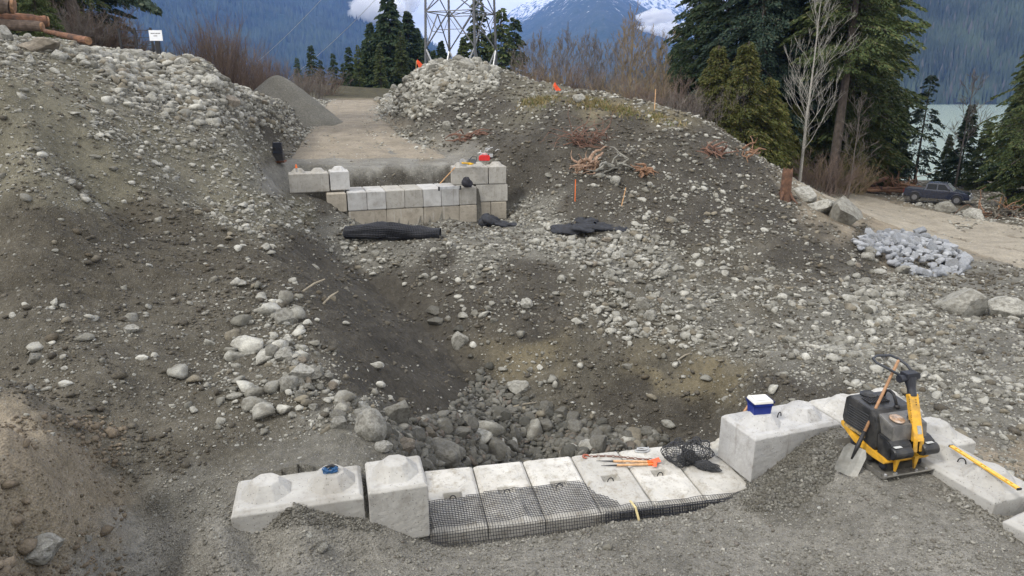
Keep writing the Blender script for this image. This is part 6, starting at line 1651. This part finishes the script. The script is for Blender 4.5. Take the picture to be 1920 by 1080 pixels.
def shrub_mesh(seed, H, n, w, twig=.012, curve=.15, sub=5, lv=2):
    rr = random.Random(seed); mb = MB()
    for k in range(n):
        a = rr.uniform(0, 6.28); r_ = rr.random() ** .5 * w; p = Vector((r_ * cos(a), r_ * .5 * sin(a), 0)); h = H * rr.uniform(.5, 1.05)
        d = Vector((rr.gauss(0, curve) + .25 * cos(a) * curve * 4, rr.gauss(0, curve), 1)).normalized(); pts_ = [p]; q = p
        for i in range(5): d = (d + Vector((rr.gauss(0, .06), rr.gauss(0, .06), -.02))).normalized(); q = q + d * h / 5; pts_.append(q)
        mb.tube(pts_, [twig * 1.5 * (1 - .13 * i) for i in range(6)], 3)
        for s_ in range(sub):
            f = rr.uniform(.3, .98); i = min(int(f * 5), 4); b = pts_[i].lerp(pts_[i + 1], f * 5 - i)
            nd = (d + Vector((rr.gauss(0, .45), rr.gauss(0, .45), rr.gauss(.0, .2)))).normalized(); L_ = h * rr.uniform(.12, .3)
            m_ = b + nd * L_ * .5; mb.tube([b, m_, b + nd * L_ + Vector((0, 0, L_ * .1))], [twig * .8, twig * .6, twig * .4], 3)
            if lv > 2:
                for _ in range(2):
                    n2 = (nd + Vector((rr.gauss(0, .6), rr.gauss(0, .6), rr.gauss(0, .4)))).normalized(); mb.tube([m_, m_ + n2 * L_ * .6], [twig * .5, twig * .35], 3)
    me = bpy.data.meshes.new('stems'); me.from_pydata(mb.v, [], mb.f); me.update(); return me
BM = {'birch': bare_mesh(3, 14.5, .60, 4, .13, 21, .16, .40, .010, .75), 'a1': bare_mesh(11, 9, .5, 3, .09, 26, .15, .5, .022, .7), 'a2': bare_mesh(12, 10, .4, 3, .08, 28, .2, .45, .022, .9), 'dead': bare_mesh(13, 10, .6, 3, .08, 22, .3, .6, .018, .4)}
for k_ in BM:
    BM[k_][0].materials.append(M_birch if k_ == 'birch' else M_alder); BM[k_][1].materials.append(M_birch if k_ == 'birch' else M_alder)
def bare(px, t, key, H, label, group, name='alder_tree', mat=None, top=None, rz=None):
    x, y, z = gpos(px, t); z -= .2
    H0 = {'birch': 14.5, 'a1': 9, 'a2': 10, 'dead': 10}[key]
    if top is not None: H = pt(px, top, t)[2] - z
    e = empty(name, (x, y, z), random.uniform(0, 6.28) if rz is None else rz, label, 'tree', group); s_ = H / H0; e.scale = (s_, s_, s_)
    for nm, m_ in zip(('trunk', 'branches'), BM[key]):
        if mat:
            kk = (key, nm, mat.name)
            if kk not in BM: c_ = m_.copy(); c_.materials.clear(); c_.materials.append(mat); BM[kk] = c_
            m_ = BM[kk]
        o = bpy.data.objects.new(nm, m_); COL.objects.link(o); o.parent = e
bare(1498, 47, 'birch', None, 'bare white barked birch in front of the dark conifers', None, 'birch_tree', top=15, rz=1.0)
gA = 'bare alders behind the mound crest'
for q in [(985, 62, 90, 'a1', 'bare alder just right of the pylon'), (1010, 66, 75, 'a2', 'bare alder second from the pylon'), (1035, 60, 95, 'a1', 'bare alder third from the pylon, pale stem'), (1060, 64, 68, 'a2', 'taller bare alder above the orange flag'), (1085, 60, 85, 'a1', 'bare alder right of the orange flag'), (1110, 66, 82, 'a2', 'bare alder left of the gap in the thicket'),
          (1135, 62, 100, 'a1', 'short bare alder in the middle of the thicket'), (960, 66, 105, 'a1', 'short bare alder at the pylon leg')]:
    bare(q[0], q[1], q[3], None, q[4], gA, top=q[2])
for i, (px_, tp_) in enumerate([(975, 100), (1000, 84), (1022, 92), (1047, 80), (1072, 95), (1098, 78), (1123, 95), (1150, 88), (1205, 96), (1228, 100), (1268, 104), (1284, 120)]):
    bare(px_, 68 + (i * 7) % 9, ['a1', 'a2'][i % 2], None, ['first', 'second', 'third', 'fourth', 'fifth', 'sixth', 'seventh', 'eighth', 'ninth', 'tenth', 'eleventh', 'last'][i] + ' grey bare alder from the pylon in the back row of the thicket', 'alders in the back row of the thicket', top=tp_)
gT = 'tan twigged alders left of the tall conifers'
for q in [(1165, 60, 62, 'a2', 'leftmost tan twigged alder'), (1190, 58, 70, 'a1', 'tan twigged alder second from left, dense catkins'), (1215, 62, 78, 'a2', 'tan alder behind the bare wooden stake'), (1240, 58, 85, 'a1', 'yellowish alder next to the narrow conifer'), (1178, 55, 40, 'a2', 'tallest thin tan alder reaching into the cloud')]:
    bare(q[0], q[1], q[3], None, q[4], gT, mat=M_tan, top=q[2])
for q in [(1790, 60, 150, 'dead', 'bare grey tree beside the layered fir'), (1590, 50, 190, 'dead', 'thin bare tree right of the thick trunk'), (1375, 47, 140, 'dead', 'bare twiggy sapling in the cedars')]:
    bare(q[0], q[1], q[3], None, q[4], 'thin bare trees in the right group', top=q[2])
SH = {}
def shrub(px, t, H, w, n, label, group, mat, seed, curve=.15, twig=.014, sub=5, lv=2, ay=None, zo=0):
    key = (seed, mat.name)
    if key not in SH:
        SH[key] = shrub_mesh(seed, H, n, w, twig, curve, sub, lv); SH[key].materials.append(mat)
    x, y, z = gpos(px, t)
    o = bpy.data.objects.new('shrub', SH[key]); COL.objects.link(o); o.location = (x, y, float(gz(x, y)) - .15 + zo)
    setp(o, label, 'shrub', group)
gD = 'reddish bare shrubs behind the left ridge'
for i, q in enumerate([(392, 40, 3.4, 'leftmost reddish bare shrub of the thicket behind the ridge'), (420, 42, 4.4, 'tallest reddish shrub, pointed top, behind the ridge'), (452, 50, 4.2, 'dense red brown shrub in the middle of the thicket'), (480, 54, 3.4, 'reddish shrub above the gravel cone left side'), (512, 56, 3.0, 'rightmost reddish shrub beside the gravel cone')]):
    shrub(q[0], q[1], q[2], 1.25, 150, q[3], gD, M_red, 20 + i, .12, .011, 5)
for i, q in enumerate([(130, 34, 2.4, 'grey brown bare bush right of the log ends'), (175, 35, 2.6, 'wide arching bare bush in the middle of the left ridge top'), (215, 37, 2.4, 'arching bare bush with orange brown twigs by the gate'), (250, 44, 2.2, 'thin bare bush behind the gate rails'), (330, 48, 2.6, 'sparse bare bush right of the white sign')]):
    shrub(q[0], q[1], q[2], 1.5, 110, q[3], 'arching bare bushes on the left ridge top', M_alder if i in (0, 3, 4) else M_red, 30 + i, .42, .011, 8, 3)
for i, q in enumerate([(600, 80, 3.2, 'reddish brush left of the haul road crest'), (570, 70, 2.6, 'low brush behind the gravel cone'), (1000, 50, 2.6, 'brush behind the rock heap right slope'), (1060, 50, 2.6, 'brush behind the orange flag'), (1120, 50, 2.6, 'brush behind the grassy crest'), (1180, 48, 2.4, 'brush left of the wooden stake'), (1250, 46, 2.6, 'brush right of the wooden stake'), (1300, 44, 2.6, 'brush at the foot of the open dark conifer'), (1570, 52, 2.0, 'tan brush at the foot of the thick bare trunk'), (1540, 50, 1.8, 'low brush by the birch foot')]):
    shrub(q[0], q[1], q[2], 2.2, 130, q[3], 'low brush along the crest', [M_red, M_alder, M_tan][i % 3], 50 + i % 3, .35, .012, 6, 3)
# drooping bough from above at top left
rr = np.random.RandomState(77); Vs = []; base = np.array(pt(215, -30, 34)); tip = np.array(pt(292, 18, 33))
n = 1500; s = rr.rand(n); C = base[None] * (1 - s[:, None]) + tip[None] * s[:, None] + rr.randn(n, 3) * np.array([.28, .3, .16])[None] * (1.2 - s[:, None])
dx = np.stack([.6 + .3 * rr.randn(n), .3 * rr.randn(n), -.5 - .3 * rr.rand(n)], -1); dx /= np.linalg.norm(dx, axis=1)[:, None]; wv = rr.randn(n, 3) * .05
V = np.stack([C, C + dx * .16 + wv, C + dx * .34, C + dx * .16 - wv], 1).reshape(-1, 3)
# the bough belongs to a fir whose trunk stands behind the bushes
x, y, z = gpos(150, 36); e = empty('fir_tree', (x, y, float(gz(x, y))), 0, 'fir whose long dark bough hangs into the sky right of the bushes', 'tree', 'conifers at top left')
o = link('bough', npmesh('bough', V - np.array(e.location[:])[None], np.arange(len(V)).reshape(-1, 4)), M_spruce, e)
mb = MB(); E0 = Vector(e.location); mb.tube([Vector((0, 0, -.3)), Vector((0, 0, 7)), Vector((.1, 0, 15))], [.3, .24, .14], 9); mb.tube([Vector((.05, 0, 7.5)), Vector(base) - E0, (Vector(tip) - E0).lerp(Vector(base) - E0, .1)], [.09, .06, .02], 6); mb.build('trunk', M_dtrunk, e)

# dry grass fringe on the crest
rr = np.random.RandomState(31); C = []
for _ in range(420):
    px_ = rr.uniform(985, 1300); py_ = np.interp(px_, [985, 1060, 1150, 1300], [190, 181, 198, 232]) + rr.uniform(0, 9)
    if vn(px_ / 22., py_ / 9., 7) < .45: continue
    q_, t_ = hit(px_, py_, 24)
    for k_ in range(14): C.append((q_.x + rr.randn() * .22, q_.y + rr.randn() * .3, 0))
C = np.array(C); C[:, 2] = gz(C[:, 0], C[:, 1]); n = len(C); dx = np.stack([rr.randn(n) * .35, rr.randn(n) * .35, .8 + 0 * rr.rand(n)], -1) * (.10 + .14 * rr.rand(n))[:, None]; wv = rr.randn(n, 3) * [.018, .018, 0]
V = np.stack([C - wv, C + wv, C + dx], 1).reshape(-1, 3)
o = link('dry_grass', npmesh('dry_grass', V, np.arange(len(V)).reshape(-1, 3)), foliage_mat('straw_grass', (.16, .13, .06), (.30, .24, .12), (.10, .12, .04), th=.7)); setp(o, 'dry straw coloured grass along the crest of the mound', 'grass', kind='stuff')

# gravel cone pile behind the ridge
p = Vector(pt(530, 190, 46)); M_cone = ground_mat('cone_gravel', False, (.145, .14, .122), peb=.5, bd=.02, big=.15)
V = []; nr, na = 50, 90; Rr = 3.3; hh_ = pt(530, 134, 46)[2] - p.z + 1.6
for i in range(nr):
    for j in range(na):
        a = 2 * pi * j / na; f = i / (nr - 1); r_ = Rr * f * (1 + .06 * math.sin(2 * a + 1)) * 1.25; zz_ = hh_ * (1 - (f * f + .02) ** .5 * .98) - .3 * f
        V.append((r_ * cos(a), r_ * sin(a) * .8, zz_ + .06 * (vn(cos(a) * f * 14 + 30, sin(a) * f * 14 + 30, 4) - .5)))
F = [(i * na + j, i * na + (j + 1) % na, (i + 1) * na + (j + 1) % na, (i + 1) * na + j) for i in range(nr - 1) for j in range(na)]
F = [f_[::-1] for f_ in F]
o = link('gravel_pile', npmesh('gravel_pile', V, F), M_cone, smooth=True); o.location = (p.x - .2, p.y, p.z - 1.35)
setp(o, 'smooth grey cone of gravel behind the stony left ridge', 'gravel pile')

# ---------------------------------------------------------------- clouds and haze
def cloud(name, items, dens, label):
    mb = bmesh.new()
    for (px, py, t, rx, ry, rz) in items:
        m = bmesh.ops.create_icosphere(mb, subdivisions=4, radius=1)
        c = Vector(pt(px, py, t))
        for v in m['verts']:
            q = v.co.normalized(); s_ = 1 + .5 * (vn(q.x * 2.2 + px, q.y * 2.2 + q.z * 1.7 + py, 3) - .5) + .35 * (vn(q.x * 6 + px, q.z * 6 + q.y * 4, 5) - .5)
            v.co = Vector((q.x * rx * s_, q.y * ry * s_, q.z * rz * s_)) + c
    me = bpy.data.meshes.new(name); mb.to_mesh(me); mb.free()
    m = bpy.data.materials.new(name); m.use_nodes = True; n = m.node_tree; n.nodes.clear()
    out = n.nodes.new('ShaderNodeOutputMaterial'); vs = n.nodes.new('ShaderNodeVolumePrincipled'); vs.inputs['Color'].default_value = (.98, .98, .98, 1); vs.inputs['Density'].default_value = dens
    n.links.new(vs.outputs[0], out.inputs['Volume'])
    o = link(name, me, m); setp(o, label, 'cloud', kind='stuff'); return o
cloud('cloud', [(1180, 62, 4300, 210, 150, 42), (1110, 60, 4300, 120, 100, 24), (1225, 45, 4350, 130, 120, 85), (1250, 62, 4300, 110, 110, 60)], .03, 'white cloud bank lying across the snowy mountain')
cloud('cloud', [(712, 18, 3300, 130, 110, 60), (735, 5, 3400, 130, 100, 90), (690, 2, 3300, 60, 80, 30)], .02, 'white mist on the shoulder of the left mountain')
HAZE = True
if HAZE:
    mb = MB(); mb.box((0, 5600, 850), (15000, 11400, 1800))
    m = bpy.data.materials.new('haze'); m.use_nodes = True; n = m.node_tree; n.nodes.clear()
    out = n.nodes.new('ShaderNodeOutputMaterial'); vs = n.nodes.new('ShaderNodeVolumePrincipled')
    vs.inputs['Color'].default_value = (.22, .42, .98, 1); vs.inputs['Density'].default_value = .000085
    n.links.new(vs.outputs[0], out.inputs['Volume'])
    setp(mb.build('haze', m), 'thin blue haze in the valley air', 'haze', kind='stuff')
